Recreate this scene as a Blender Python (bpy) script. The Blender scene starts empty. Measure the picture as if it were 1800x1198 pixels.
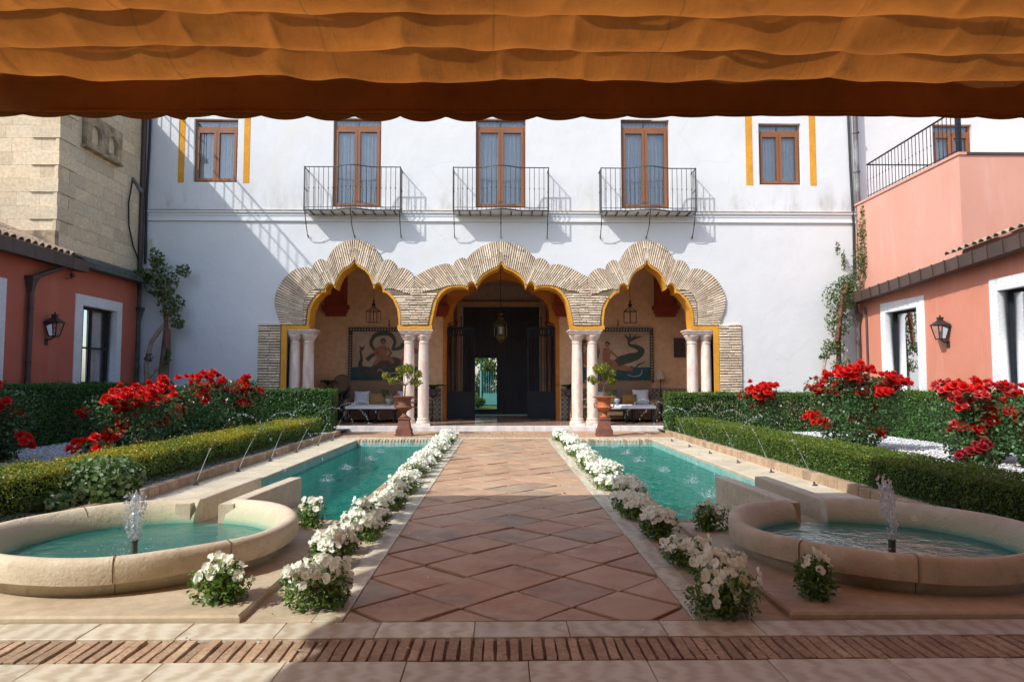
import bpy, bmesh, math, random
import numpy as np
from mathutils import Vector, Matrix, Euler
random.seed(7); rng = np.random.default_rng(7)
SC = bpy.context.scene
COL = SC.collection
R = math.radians

# ------------------------------------------------------------------ camera
CAM_H = 1.3
cam_d = bpy.data.cameras.new('camera'); cam = bpy.data.objects.new('camera', cam_d); COL.objects.link(cam)
cam.location = (0, 0, CAM_H)
cam.rotation_euler = (R(90) + math.atan(73/1200), 0, -math.atan(19/1200))
cam_d.sensor_width = 36; cam_d.lens = 24.0
cam_d.clip_start = 0.05; cam_d.clip_end = 2000
SC.camera = cam
# ------------------------------------------------------------------ sky, sun, exposure
SUN_TO = Vector((-1.4, -1.0, 1.57)).normalized()
W = bpy.data.worlds.new('World'); SC.world = W; W.use_nodes = True
wn = W.node_tree
sky = wn.nodes.new('ShaderNodeTexSky'); sky.sky_type = 'NISHITA'; sky.sun_disc = False
sky.sun_elevation = math.asin(SUN_TO.z); sky.sun_rotation = math.atan2(SUN_TO.x, SUN_TO.y)
sky.air_density = 1.0; sky.dust_density = 1.6; sky.ozone_density = 1.0
bg = wn.nodes['Background']; bg.inputs[1].default_value = 0.15
wn.links.new(sky.outputs[0], bg.inputs[0])
sun_d = bpy.data.lights.new('sun', 'SUN'); sun_d.energy = 2.5; sun_d.angle = R(0.53); sun_d.color = (1.0, 0.97, 0.93)
sun = bpy.data.objects.new('sun', sun_d); COL.objects.link(sun)
sun.rotation_euler = (-SUN_TO).to_track_quat('-Z', 'Y').to_euler()
SC.view_settings.view_transform = 'Standard'; SC.view_settings.look = 'None'
SC.view_settings.exposure = 0.80; SC.view_settings.gamma = 1.0
SC.render.engine = 'CYCLES'
SC.cycles.max_bounces = 5; SC.cycles.diffuse_bounces = 3; SC.cycles.glossy_bounces = 3
SC.cycles.transmission_bounces = 3; SC.cycles.transparent_max_bounces = 10
SC.cycles.caustics_reflective = False; SC.cycles.caustics_refractive = False
SC.cycles.sample_clamp_indirect = 6.0
SC.cycles.use_denoising = True
SC.cycles.use_adaptive_sampling = True; SC.cycles.adaptive_threshold = 0.02

# ------------------------------------------------------------------ node helpers
class NT:
    def __init__(s, name):
        s.mat = bpy.data.materials.new(name); s.mat.use_nodes = True
        s.nt = s.mat.node_tree; s.b = s.nt.nodes['Principled BSDF']; s.out = s.nt.nodes['Material Output']
    def n(s, t, ins=None, **kw):
        nd = s.nt.nodes.new('ShaderNode' + t)
        for k, v in kw.items(): setattr(nd, k, v)
        for k, v in (ins or {}).items():
            sk = nd.inputs[k]
            if isinstance(v, bpy.types.NodeSocket): s.nt.links.new(v, sk)
            else: sk.default_value = v
        return nd
    def pos(s): return s.n('NewGeometry').outputs['Position']
    def noise(s, scale, detail=4, rough=.55, vec=None, dist=0.0):
        return s.n('TexNoise', {'Vector': vec if vec is not None else s.pos(), 'Scale': scale, 'Detail': detail, 'Roughness': rough, 'Distortion': dist}).outputs['Fac']
    def ramp(s, f, a, b, lo=0.0, hi=1.0):
        return s.n('MapRange', {'Value': f, 'From Min': a, 'From Max': b, 'To Min': lo, 'To Max': hi}).outputs[0]
    def math(s, op, a, b=0.0):
        return s.n('Math', {0: a, 1: b}, operation=op).outputs[0]
    def mix(s, f, a, b, blend='MIX'):
        nd = s.nt.nodes.new('ShaderNodeMix'); nd.data_type = 'RGBA'; nd.blend_type = blend
        for i, v in ((0, f), (6, a), (7, b)):
            if isinstance(v, bpy.types.NodeSocket): s.nt.links.new(v, nd.inputs[i])
            else: nd.inputs[i].default_value = (tuple(v) + (1,)) if i and len(v) == 3 else v
        return nd.outputs[2]
    def bump(s, h, strength, dist=0.02):
        nd = s.n('Bump', {'Height': h, 'Strength': strength, 'Distance': dist})
        s.nt.links.new(nd.outputs[0], s.b.inputs['Normal']); return nd.outputs[0]
    def set(s, **kw):
        for k, v in kw.items():
            sk = s.b.inputs[k.replace('_', ' ')]
            if isinstance(v, bpy.types.NodeSocket): s.nt.links.new(v, sk)
            else: sk.default_value = (tuple(v) + (1,)) if isinstance(v, tuple) and len(v) == 3 else v
        return s.mat
    def scaled(s, sx, sy, sz):
        return s.n('Mapping', {'Vector': s.pos(), 'Scale': (sx, sy, sz)}).outputs[0]
    def z(s): return s.n('SeparateXYZ', {0: s.pos()}).outputs[2]

def surf(name, col, col2=None, rough=.8, scale=3.0, lo=.35, hi=.65, bump=.15, bscale=25, bdist=.01, objvar=0.0, fine=0.12, spec=.3, metal=0.0, aniso=None):
    t = NT(name)
    v = t.scaled(*aniso) if aniso else t.pos()
    f = t.ramp(t.noise(scale, 5, .6, v), lo, hi)
    c = t.mix(f, col, col2 if col2 else tuple(x * .82 for x in col))
    g = t.ramp(t.noise(scale * 9, 3, .6), .3, .7, 1 - fine, 1 + fine)
    c = t.mix(1.0, c, t.n('CombineColor', {0: g, 1: g, 2: g}).outputs[0], 'MULTIPLY')
    if objvar:
        r = t.ramp(t.n('ObjectInfo').outputs['Random'], 0, 1, 1 - objvar, 1 + objvar)
        c = t.mix(1.0, c, t.n('CombineColor', {0: r, 1: r, 2: r}).outputs[0], 'MULTIPLY')
    if bump: t.bump(t.noise(bscale, 4, .6), bump, bdist)
    return t.set(Base_Color=c, Roughness=rough, Specular_IOR_Level=spec, Metallic=metal)

def m_facade():
    t = NT('whitewash')
    n1 = t.ramp(t.noise(.9, 5, .65), .38, .72)
    c = t.mix(n1, (.675, .69, .695), (.63, .645, .65))
    # grey dirt streaks and damp near the string course, yellowed drips
    st = t.ramp(t.noise(1.0, 5, .7, t.scaled(2.0, 1, .7)), .48, .70)
    z = t.z()
    band = t.math('MULTIPLY', t.ramp(z, 5.95, 6.1), t.ramp(z, 7.0, 6.2))
    c = t.mix(t.math('MULTIPLY', st, t.math('MULTIPLY', band, .7)), c, (.42, .40, .36))
    yl = t.ramp(t.noise(.55, 4, .6, t.scaled(1.6, 1, .8)), .60, .78, 0, .45)
    c = t.mix(yl, c, (.64, .60, .49))
    foot = t.math('MULTIPLY', t.ramp(z, 1.2, .2), t.ramp(t.noise(2.5, 4, .6), .4, .7, 0, .5))
    c = t.mix(foot, c, (.48, .47, .44))
    crk = t.n('TexVoronoi', {'Vector': t.mix(.12, t.pos(), t.n('TexNoise', {'Vector': t.pos(), 'Scale': 3.0, 'Detail': 4}).outputs['Color']), 'Scale': .9}, feature='DISTANCE_TO_EDGE').outputs['Distance']
    ck = t.math('MULTIPLY', t.ramp(crk, .006, 0, 0, 1), t.ramp(t.noise(.5, 2), .55, .62))
    c = t.mix(t.math('MULTIPLY', ck, .35), c, (.4, .38, .36))
    h = t.math('ADD', t.math('MULTIPLY', t.noise(3.0, 5, .6), 1.0), t.math('MULTIPLY', t.noise(22, 3, .6), .25))
    h = t.math('SUBTRACT', h, t.math('MULTIPLY', ck, .3))
    t.bump(h, .26, .05)
    return t.set(Base_Color=c, Roughness=.9, Specular_IOR_Level=.15)

def m_water(name, tint, bscale, bstr, body=.22, gloss=1.0):
    t = NT(name)
    h = t.math('ADD', t.noise(bscale, 3, .5, dist=.6), t.math('MULTIPLY', t.noise(bscale * 3.7, 3, .6, dist=.4), .35))
    bn = t.n('Bump', {'Height': h, 'Strength': bstr, 'Distance': .05}).outputs[0]
    fr = t.n('Fresnel', {'IOR': 1.33, 'Normal': bn}).outputs[0]
    tr = t.n('BsdfTransparent', {'Color': tint + (1,)})
    df = t.n('BsdfDiffuse', {'Color': (.010, .175, .145, 1), 'Normal': bn})
    gl = t.n('BsdfGlossy', {'Color': (1, 1, 1, 1), 'Roughness': .02, 'Normal': bn})
    fr = t.math('MULTIPLY', fr, gloss)
    a = t.n('MixShader', {0: body, 1: tr.outputs[0], 2: df.outputs[0]})
    b = t.n('MixShader', {0: fr, 1: a.outputs[0], 2: gl.outputs[0]})
    t.nt.links.new(b.outputs[0], t.out.inputs[0]); return t.mat

def m_glass(name, refl=.25, tint=(.9, .93, .95)):
    t = NT(name)
    fr = t.math('ADD', t.n('Fresnel', {'IOR': 1.45}).outputs[0], refl)
    tr = t.n('BsdfTransparent', {'Color': tint + (1,)})
    gl = t.n('BsdfGlossy', {'Color': (.95, .97, 1, 1), 'Roughness': .015})
    b = t.n('MixShader', {0: fr, 1: tr.outputs[0], 2: gl.outputs[0]})
    t.nt.links.new(b.outputs[0], t.out.inputs[0]); return t.mat

def m_drops(name='water_drops', clear=.38):
    t = NT(name)
    tr = t.n('BsdfTransparent', {'Color': (.95, .98, 1, 1)})
    gl = t.n('BsdfGlossy', {'Color': (1, 1, 1, 1), 'Roughness': .08})
    df = t.n('BsdfDiffuse', {'Color': (.9, .93, .96, 1)})
    tl = t.n('BsdfTranslucent', {'Color': (.9, .93, .96, 1)})
    d2 = t.n('MixShader', {0: .5, 1: df.outputs[0], 2: tl.outputs[0]})
    a = t.n('MixShader', {0: .45, 1: d2.outputs[0], 2: gl.outputs[0]})
    b = t.n('MixShader', {0: clear, 1: a.outputs[0], 2: tr.outputs[0]})
    t.nt.links.new(b.outputs[0], t.out.inputs[0]); return t.mat

def m_leaf(name, cols, rough=.45, trans=.30):
    t = NT(name)
    r = t.n('NewGeometry').outputs['Random Per Island']
    rp = t.n('ValToRGB', {0: r}); e = rp.color_ramp.elements
    e[0].color = cols[0] + (1,); e[1].color = cols[-1] + (1,)
    for i, c in enumerate(cols[1:-1]): rp.color_ramp.elements.new((i + 1) / (len(cols) - 1)).color = c + (1,)
    c = rp.outputs[0]
    t.set(Base_Color=c, Roughness=rough, Specular_IOR_Level=.45)
    tl = t.n('BsdfTranslucent', {'Color': t.mix(.5, c, t.mix(1.0, c, (1.6, 1.7, .5), 'MULTIPLY'))})
    b = t.n('MixShader', {0: trans, 1: t.b.outputs[0], 2: tl.outputs[0]})
    t.nt.links.new(b.outputs[0], t.out.inputs[0]); return t.mat

def m_fabric(name='awning_canvas', trans=.36, k=1.0):
    t = NT(name)
    n = t.ramp(t.noise(.8, 6, .7), .36, .70)
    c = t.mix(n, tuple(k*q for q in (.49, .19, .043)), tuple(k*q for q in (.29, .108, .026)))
    mold = t.math('MULTIPLY', t.ramp(t.noise(1.3, 6, .7), .50, .74), t.ramp(t.noise(9, 4, .7), .35, .7))
    c = t.mix(t.math('MULTIPLY', mold, .75), c, (.10, .07, .025))
    seam = t.math('PINGPONG', t.math('ADD', t.n('SeparateXYZ', {0: t.pos()}).outputs[0], t.math('MULTIPLY', t.noise(1.2, 2), .10)), .62)
    c = t.mix(t.ramp(seam, .012, .0, 0, .5), c, (.16, .085, .03))
    w = t.n('TexWave', {'Vector': t.pos(), 'Scale': 260, 'Distortion': .4}).outputs['Fac']
    h = t.math('ADD', t.math('MULTIPLY', w, .04), t.math('ADD', t.noise(3.0, 6, .6, t.scaled(2.6, .8, .8), .8), t.math('MULTIPLY', t.noise(14, 5, .6, t.scaled(1, .35, .35), .5), .3)))
    bn = t.bump(h, .55, .05)
    t.set(Base_Color=c, Roughness=.9, Specular_IOR_Level=.1)
    tl = t.n('BsdfTranslucent', {'Color': t.mix(1.0, c, (1.15, .95, .7), 'MULTIPLY'), 'Normal': bn})
    b = t.n('MixShader', {0: trans, 1: t.b.outputs[0], 2: tl.outputs[0]})
    t.nt.links.new(b.outputs[0], t.out.inputs[0]); return t.mat

def m_basin():
    t = NT('fountain_plaster')
    f = t.ramp(t.noise(3.0, 6, .7), .38, .66)
    c = t.mix(f, (.64, .565, .425), (.50, .415, .285))
    c = t.mix(t.ramp(t.noise(9.0, 6, .75), .56, .72, 0, .5), c, (.30, .225, .145))
    c = t.mix(t.ramp(t.z(), .10, .03, 0, .55), c, (.27, .20, .13))
    inn = t.n('Attribute', attribute_name='inside').outputs['Fac']
    zz = t.math('ADD', t.z(), t.math('MULTIPLY', t.noise(7, 4, .6), .03))
    lime = t.math('MULTIPLY', inn, t.ramp(zz, .29, .17))
    c = t.mix(lime, c, (.47, .50, .33))
    alg = t.math('MULTIPLY', inn, t.ramp(zz, .155, .085))
    c = t.mix(alg, c, (.02, .30, .24))
    spk = t.ramp(t.noise(40, 3, .7), .62, .75, 0, .35)
    c = t.mix(spk, c, (.20, .14, .08))
    t.bump(t.math('ADD', t.noise(9, 6, .65), t.math('MULTIPLY', t.noise(55, 4), .5)), .42, .02)
    return t.set(Base_Color=c, Roughness=.75, Specular_IOR_Level=.25)

def m_marble(name, c1, c2, c3, sc=1.2):
    t = NT(name)
    r = t.n('ObjectInfo').outputs['Random']
    off = t.n('CombineXYZ', {0: t.math('MULTIPLY', r, 37.0), 1: t.math('MULTIPLY', r, 91.0), 2: 0.0}).outputs[0]
    v = t.n('VectorMath', {0: t.scaled(1, 2.2, 1), 1: off}, operation='ADD').outputs[0]
    w = t.n('TexWave', {'Vector': v, 'Scale': sc, 'Distortion': 7.0, 'Detail': 6, 'Detail Scale': 1.3, 'Detail Roughness': .6}).outputs['Fac']
    c = t.mix(t.ramp(w, .1, .95), c1, c2)
    c = t.mix(t.ramp(t.noise(2.0, 5, .65, v), .5, .7), c, c3)
    g = t.ramp(r, 0, 1, .88, 1.10); c = t.mix(1.0, c, t.n('CombineColor', {0: g, 1: g, 2: g}).outputs[0], 'MULTIPLY')
    sp = t.ramp(t.noise(14, 5, .7), .60, .74, 0, .35); c = t.mix(sp, c, (.22, .15, .10))
    t.bump(t.noise(18, 4), .12, .006)
    return t.set(Base_Color=c, Roughness=.5, Specular_IOR_Level=.35)

def m_terracotta():
    t = NT('terracotta_tile')
    r = t.n('ObjectInfo').outputs['Random']
    rp = t.n('ValToRGB', {0: r}); e = rp.color_ramp.elements
    e[0].color = (.38, .225, .135, 1); e[1].color = (.51, .35, .22, 1)
    for p, c in ((.2, (.47, .265, .15)), (.4, (.40, .225, .125)), (.55, (.31, .24, .17)), (.7, (.49, .31, .19)), (.85, (.44, .235, .13))): rp.color_ramp.elements.new(p).color = c + (1,)
    c = t.mix(t.ramp(t.noise(4.0, 6, .7), .38, .70, 0, .7), rp.outputs[0], (.53, .39, .255))
    c = t.mix(t.ramp(t.noise(1.6, 6, .75), .53, .72, 0, .7), c, (.17, .135, .115))
    c = t.mix(t.ramp(t.noise(70, 3, .7), .66, .74, 0, .4), c, (.09, .06, .05))
    t.bump(t.math('ADD', t.noise(7, 4), t.math('MULTIPLY', t.noise(60, 3), .3)), .3, .008)
    return t.set(Base_Color=c, Roughness=t.ramp(t.noise(3, 4), .3, .7, .42, .75), Specular_IOR_Level=.4)

def m_tilewall():
    t = NT('turquoise_tile')
    w = t.n('TexBrick', {'Vector': t.n('Mapping', {'Vector': t.n('CombineXYZ', {0: t.math('ADD', t.n('SeparateXYZ', {0: t.pos()}).outputs[0], t.n('SeparateXYZ', {0: t.pos()}).outputs[1]), 1: t.z(), 2: 0.0}).outputs[0]}).outputs[0], 'Color1': (.05, .33, .30, 1), 'Color2': (.16, .46, .42, 1), 'Mortar': (.40, .52, .46, 1), 'Scale': 1.0, 'Mortar Size': .006, 'Brick Width': .04, 'Row Height': .20}, offset=0.0)
    c = t.mix(t.ramp(t.noise(3, 5, .7), .45, .7, 0, .7), w.outputs[0], (.50, .62, .54))
    return t.set(Base_Color=c, Roughness=.35)

def m_gravel():
    t = NT('gravel_bed')
    v = t.n('TexVoronoi', {'Vector': t.pos(), 'Scale': 45})
    c = t.mix(t.ramp(v.outputs['Distance'], .1, .6), (.80, .79, .77), (.30, .29, .28))
    c = t.mix(t.ramp(t.noise(1.5, 4), .5, .75, 0, .35), c, (.35, .32, .28))
    t.bump(t.math('MULTIPLY', v.outputs['Distance'], -1.0), .8, .02)
    return t.set(Base_Color=c, Roughness=.85)

def m_azulejo():
    t = NT('patterned_wall_tile')
    p = t.n('SeparateXYZ', {0: t.pos()})
    u = t.math('PINGPONG', p.outputs[0], .075); v = t.math('PINGPONG', p.outputs[2], .075)
    d = t.math('SQRT', t.math('ADD', t.math('MULTIPLY', u, u), t.math('MULTIPLY', v, v)))
    c = t.mix(t.ramp(d, .028, .033), (.03, .05, .10), (.36, .30, .22))
    d2 = t.math('ABSOLUTE', t.math('SUBTRACT', u, v))
    c = t.mix(t.ramp(d2, .010, .006), c, (.03, .09, .06))
    d3 = t.ramp(t.math('ADD', u, v), .125, .13); c = t.mix(d3, c, (.22, .07, .03))
    return t.set(Base_Color=c, Roughness=.3)

def m_wicker():
    t = NT('wicker')
    p = t.n('SeparateXYZ', {0: t.pos()})
    a = t.math('SINE', t.math('MULTIPLY', t.math('ADD', p.outputs[0], p.outputs[1]), 130.0)); b = t.math('SINE', t.math('MULTIPLY', p.outputs[2], 160.0))
    f = t.ramp(t.math('MULTIPLY', a, b), -.7, .7)
    c = t.mix(f, (.16, .09, .045), (.36, .235, .13))
    t.bump(f, .6, .01)
    return t.set(Base_Color=c, Roughness=.6)

def m_render(name, c1, c2, pale, dark):
    t = NT(name)
    c = t.mix(t.ramp(t.noise(.7, 6, .65), .35, .65), c1, c2)
    c = t.mix(t.ramp(t.noise(1.2, 6, .7, t.scaled(1.6, 1.6, .22)), .52, .75, 0, .55), c, pale)
    c = t.mix(t.ramp(t.noise(2.1, 6, .72, t.scaled(1, 1, .5)), .60, .76, 0, .5), c, dark)
    foot = t.math('MULTIPLY', t.ramp(t.z(), 1.4, .3), t.ramp(t.noise(3, 5, .65), .4, .65, 0, .7)); c = t.mix(foot, c, dark)
    v = t.n('TexVoronoi', {'Vector': t.mix(.15, t.pos(), t.n('TexNoise', {'Vector': t.pos(), 'Scale': 2.5, 'Detail': 5}).outputs['Color']), 'Scale': .7}, feature='DISTANCE_TO_EDGE').outputs['Distance']
    ck = t.math('MULTIPLY', t.ramp(v, .004, 0), t.ramp(t.noise(.6, 2), .54, .6, 0, .5)); c = t.mix(ck, c, dark)
    t.bump(t.math('ADD', t.noise(2.2, 5, .6), t.math('MULTIPLY', t.noise(30, 3), .12)), .3, .03)
    return t.set(Base_Color=c, Roughness=.92, Specular_IOR_Level=.15)

MT = dict(
    white=m_facade(),
    whitepaint=surf('white_paint', (.70, .715, .73), (.63, .65, .665), rough=.8, bump=.04),
    yellow=surf('ochre_yellow_paint', (.68, .33, .035), (.58, .26, .03), rough=.85, scale=2, bump=.2),
    orange=surf('orange_paint', (.62, .24, .035), (.52, .19, .03), rough=.85, scale=2, bump=.2),
    pink=m_render('terracotta_pink_paint', (.50, .155, .105), (.44, .13, .085), (.55, .22, .16), (.30, .09, .06)),
    salmon=m_render('salmon_paint', (.58, .24, .165), (.54, .21, .14), (.64, .34, .26), (.42, .155, .10)),
    paleterrace=m_render('faded_salmon_paint', (.61, .32, .25), (.58, .285, .215), (.66, .40, .33), (.48, .22, .16)),
    rearshade=surf('shaded_rear_plaster', (.22, .17, .14), rough=.95, bump=0),  # deep shade of the unseen rear wall put into its base colour
    gal=surf('gallery_plaster', (.80, .50, .29), (.74, .45, .26), rough=.9, scale=.8, bump=.15),
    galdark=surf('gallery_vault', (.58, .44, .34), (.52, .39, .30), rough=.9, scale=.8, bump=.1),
    redpaint=surf('oxblood_red_paint', (.34, .06, .035), (.28, .05, .03), rough=.8, bump=.1),
    brick=surf('arch_brick', (.75, .645, .49), (.62, .48, .345), rough=.9, scale=2.2, bump=.5, bscale=45, objvar=.2, fine=.22),
    brickred=surf('red_brick', (.46, .335, .215), (.34, .225, .14), rough=.85, scale=5, bump=.5, bscale=45, objvar=.22, fine=.25),
    mortar=surf('mortar', (.23, .165, .11), (.16, .115, .075), rough=.95, scale=6, bump=.5, bscale=60),
    bed=surf('paving_mortar', (.29, .22, .16), (.19, .14, .10), rough=.95, scale=5, bump=.4, bscale=60),
    stone=surf('golden_limestone', (.63, .495, .325), (.58, .485, .345), rough=.9, scale=1.7, bump=.35, bscale=30, objvar=.13, fine=.16),
    stonedirty=surf('weathered_limestone', (.50, .38, .22), (.17, .14, .10), rough=.9, scale=3.5, bump=.4, bscale=30),
    marblecol=m_marble('pink_marble', (.72, .61, .53), (.62, .47, .38), (.74, .67, .60), 1.4),
    marbleslab=m_marble('sandstone_marble', (.62, .575, .43), (.49, .415, .285), (.65, .635, .52), 2.6),
    marblewhite=m_marble('white_step_marble', (.74, .73, .70), (.62, .62, .61), (.70, .66, .58), 1.0),
    gallfloor=surf('polished_gallery_floor', (.42, .27, .19), (.34, .21, .145), rough=.18, scale=2, bump=.02, spec=.5),
    slab=surf('cast_sandstone', (.57, .485, .34), (.43, .345, .23), rough=.75, scale=1.6, bump=.35, bscale=20),
    coping=surf('pool_coping_stone', (.62, .54, .40), (.50, .43, .30), rough=.7, scale=2.6, bump=.3, bscale=20, objvar=.07),
    limecoping=surf('limed_brick_coping', (.58, .55, .43), (.42, .46, .38), rough=.7, scale=3.2, bump=.5, bscale=30, objvar=.10, aniso=(1, 3, 1)),
    terracotta=m_terracotta(), basin=m_basin(), tilewall=m_tilewall(), gravel=m_gravel(), azulejo=m_azulejo(), wicker=m_wicker(),
    poolfloor=surf('turquoise_pool_paint', (.03, .34, .275), (.018, .24, .20), rough=.6, scale=1.5, bump=0),
    poolwater=m_water('pool_water', (.48, .90, .84), 5.5, .6, .32, .5), fountwater=m_water('fountain_water', (.38, .80, .75), 6.0, .40, .55, .36),
    drops=m_drops(), plume=m_drops('plume_water', .55), canvas=m_fabric(trans=.49), linedshade=m_fabric('lined_shaded_canvas', .04, .52),  # front band canvas: less translucent, with its shade darkened into the colour
    pane=m_glass('window_glass', .09), pane2=m_glass('shop_glass', .02), clear=m_glass('lantern_glass', .0),
    wood=surf('varnished_wood', (.27, .105, .035), (.20, .075, .025), rough=.4, scale=3, bump=.1, aniso=(1, 1, .2), spec=.5),
    curtain=surf('curtain_cloth', (.80, .80, .79), (.72, .72, .72), rough=.9, bump=0),
    iron=surf('black_iron', (.022, .022, .024), (.035, .03, .027), rough=.45, bump=.1, spec=.5),
    gateiron=surf('slate_grey_iron', (.020, .025, .031), (.016, .02, .025), rough=.6, bump=.05, spec=.2),
    door=surf('dark_timber_door', (.060, .063, .074), (.085, .082, .086), rough=.5, bump=.2, aniso=(3, 3, .4)),
    gutter=surf('brown_metal_gutter', (.085, .055, .045), (.065, .042, .036), rough=.5, bump=.05, objvar=.1, spec=.4),
    copper=surf('verdigris_copper', (.10, .12, .105), (.05, .055, .05), rough=.6, scale=6, bump=.2, spec=.4),
    pipe=surf('drainpipe_metal', (.10, .085, .085), (.20, .22, .22), rough=.5, scale=1.6, lo=.45, hi=.6, bump=.1, spec=.5),
    cable=surf('black_cable', (.02, .02, .025), rough=.5, bump=0),
    rust=surf('rusty_cast_iron', (.25, .10, .065), (.15, .065, .045), rough=.75, scale=6, bump=.5, bscale=40),
    rust2=surf('orange_rust_iron', (.50, .155, .05), (.33, .10, .045), rough=.7, scale=6, bump=.5, bscale=40),
    rooftile=surf('clay_roof_tile', (.44, .32, .215), (.27, .19, .14), rough=.95, scale=5, bump=.5, bscale=30, objvar=.22, fine=.25),
    bark=surf('bark', (.19, .135, .095), (.11, .08, .06), rough=.95, scale=6, bump=.8, bscale=30),
    barkpale=surf('pale_bark', (.42, .33, .24), (.26, .2, .15), rough=.9, scale=6, bump=.6, bscale=30),
    stem=surf('green_stem', (.09, .13, .04), rough=.6, bump=0),
    soil=surf('soil', (.09, .06, .04), (.14, .095, .06), rough=1, scale=8, bump=.8, bscale=40),
    tallleaf=m_leaf('privet_leaf', [(.035, .095, .02), (.06, .16, .032), (.10, .22, .055)]),
    boxleaf=m_leaf('box_leaf', [(.05, .105, .014), (.085, .16, .02), (.13, .21, .03)]),
    boxnew=m_leaf('box_new_growth', [(.22, .26, .02), (.36, .33, .025), (.44, .31, .03), (.27, .31, .025)]),
    boxnew2=m_leaf('box_tip_growth', [(.08, .15, .02), (.14, .20, .022), (.21, .22, .028)]),
    roseleaf=m_leaf('rose_leaf', [(.028, .07, .022), (.05, .12, .04), (.09, .18, .06)], rough=.35),
    rosestalk=surf('rose_cane', (.13, .11, .05), (.09, .06, .035), rough=.8, bump=0),
    red=m_leaf('red_petal', [(.52, .006, .006), (.66, .012, .010), (.74, .03, .014)], rough=.6, trans=.25),
    darkred=m_leaf('crimson_petal', [(.20, .004, .012), (.30, .008, .02), (.38, .02, .03)], rough=.6, trans=.2),
    pinkred=m_leaf('pink_red_petal', [(.55, .012, .015), (.62, .03, .03), (.66, .20, .20)], rough=.6, trans=.25),
    petal=m_leaf('white_petal', [(.80, .81, .81), (.86, .87, .87), (.84, .85, .82)], rough=.7, trans=.3),
    petaleye=surf('flower_eye', (.60, .52, .10), rough=.7, bump=0),
    fleaf=m_leaf('pansy_leaf', [(.05, .125, .02), (.10, .20, .035), (.17, .25, .05)]),
    ivy=m_leaf('ivy_leaf', [(.05, .12, .03), (.09, .18, .05), (.18, .28, .12), (.32, .38, .24)]),
    citrus=m_leaf('citrus_leaf', [(.06, .12, .015), (.15, .20, .02), (.34, .30, .03), (.10, .16, .02)]),
    vine=m_leaf('climber_leaf', [(.045, .09, .02), (.08, .14, .035), (.14, .17, .04)]),
    fern=m_leaf('fern_leaf', [(.025, .075, .015), (.045, .12, .025)]),
    cloth=surf('white_cushion_cloth', (.72, .72, .73), (.66, .66, .68), rough=.95, bump=.1),
    tan=surf('tan_cushion_cloth', (.42, .25, .11), (.36, .21, .09), rough=.95, bump=.1),
    mustard=surf('mustard_cushion_cloth', (.34, .19, .055), rough=.95, bump=.1),
    cream=surf('mural_ground', (.55, .39, .255), (.42, .29, .185), rough=.5, scale=2, bump=0),
    teal=surf('mural_sea', (.025, .07, .075), (.04, .10, .095), rough=.5, scale=4, bump=0),
    flesh=surf('mural_figure', (.38, .17, .085), (.26, .105, .055), rough=.5, scale=8, bump=0),
    darkpaint=surf('mural_dark', (.055, .055, .04), (.12, .075, .04), rough=.5, scale=9, bump=0),
    green=surf('mural_green', (.045, .075, .045), (.08, .09, .05), rough=.5, scale=9, bump=0),
    palepaint=surf('mural_pale', (.55, .42, .30), rough=.5, bump=0),
    glazed=surf('blue_grey_glaze', (.30, .38, .42), rough=.25, bump=0, spec=.5),
    purple=m_leaf('purple_flower', [(.12, .08, .22), (.22, .18, .34)]),
    bamboo=surf('bamboo', (.40, .27, .15), (.30, .19, .10), rough=.5, bump=.1),
    turq=surf('turquoise_gate_paint', (.10, .30, .30), rough=.5, bump=0),
    grass=surf('lawn', (.09, .15, .03), (.06, .10, .02), rough=.95, scale=8, bump=.5),
    treeleaf=m_leaf('garden_leaf', [(.05, .10, .02), (.10, .18, .035), (.18, .26, .06)]),
    shade=surf('cream_lampshade', (.62, .50, .36), rough=.9, bump=0),
    brass=surf('dark_brass', (.10, .07, .03), rough=.4, metal=.6, bump=0),
    groundm=surf('courtyard_ground', (.42, .31, .21), (.34, .25, .17), rough=.95, scale=2, bump=.3),
    offwhite=surf('plastic_box', (.60, .58, .46), rough=.6, bump=0),
    darkroom=surf('unlit_room', (.05, .05, .055), rough=.95, bump=0),
)
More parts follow.
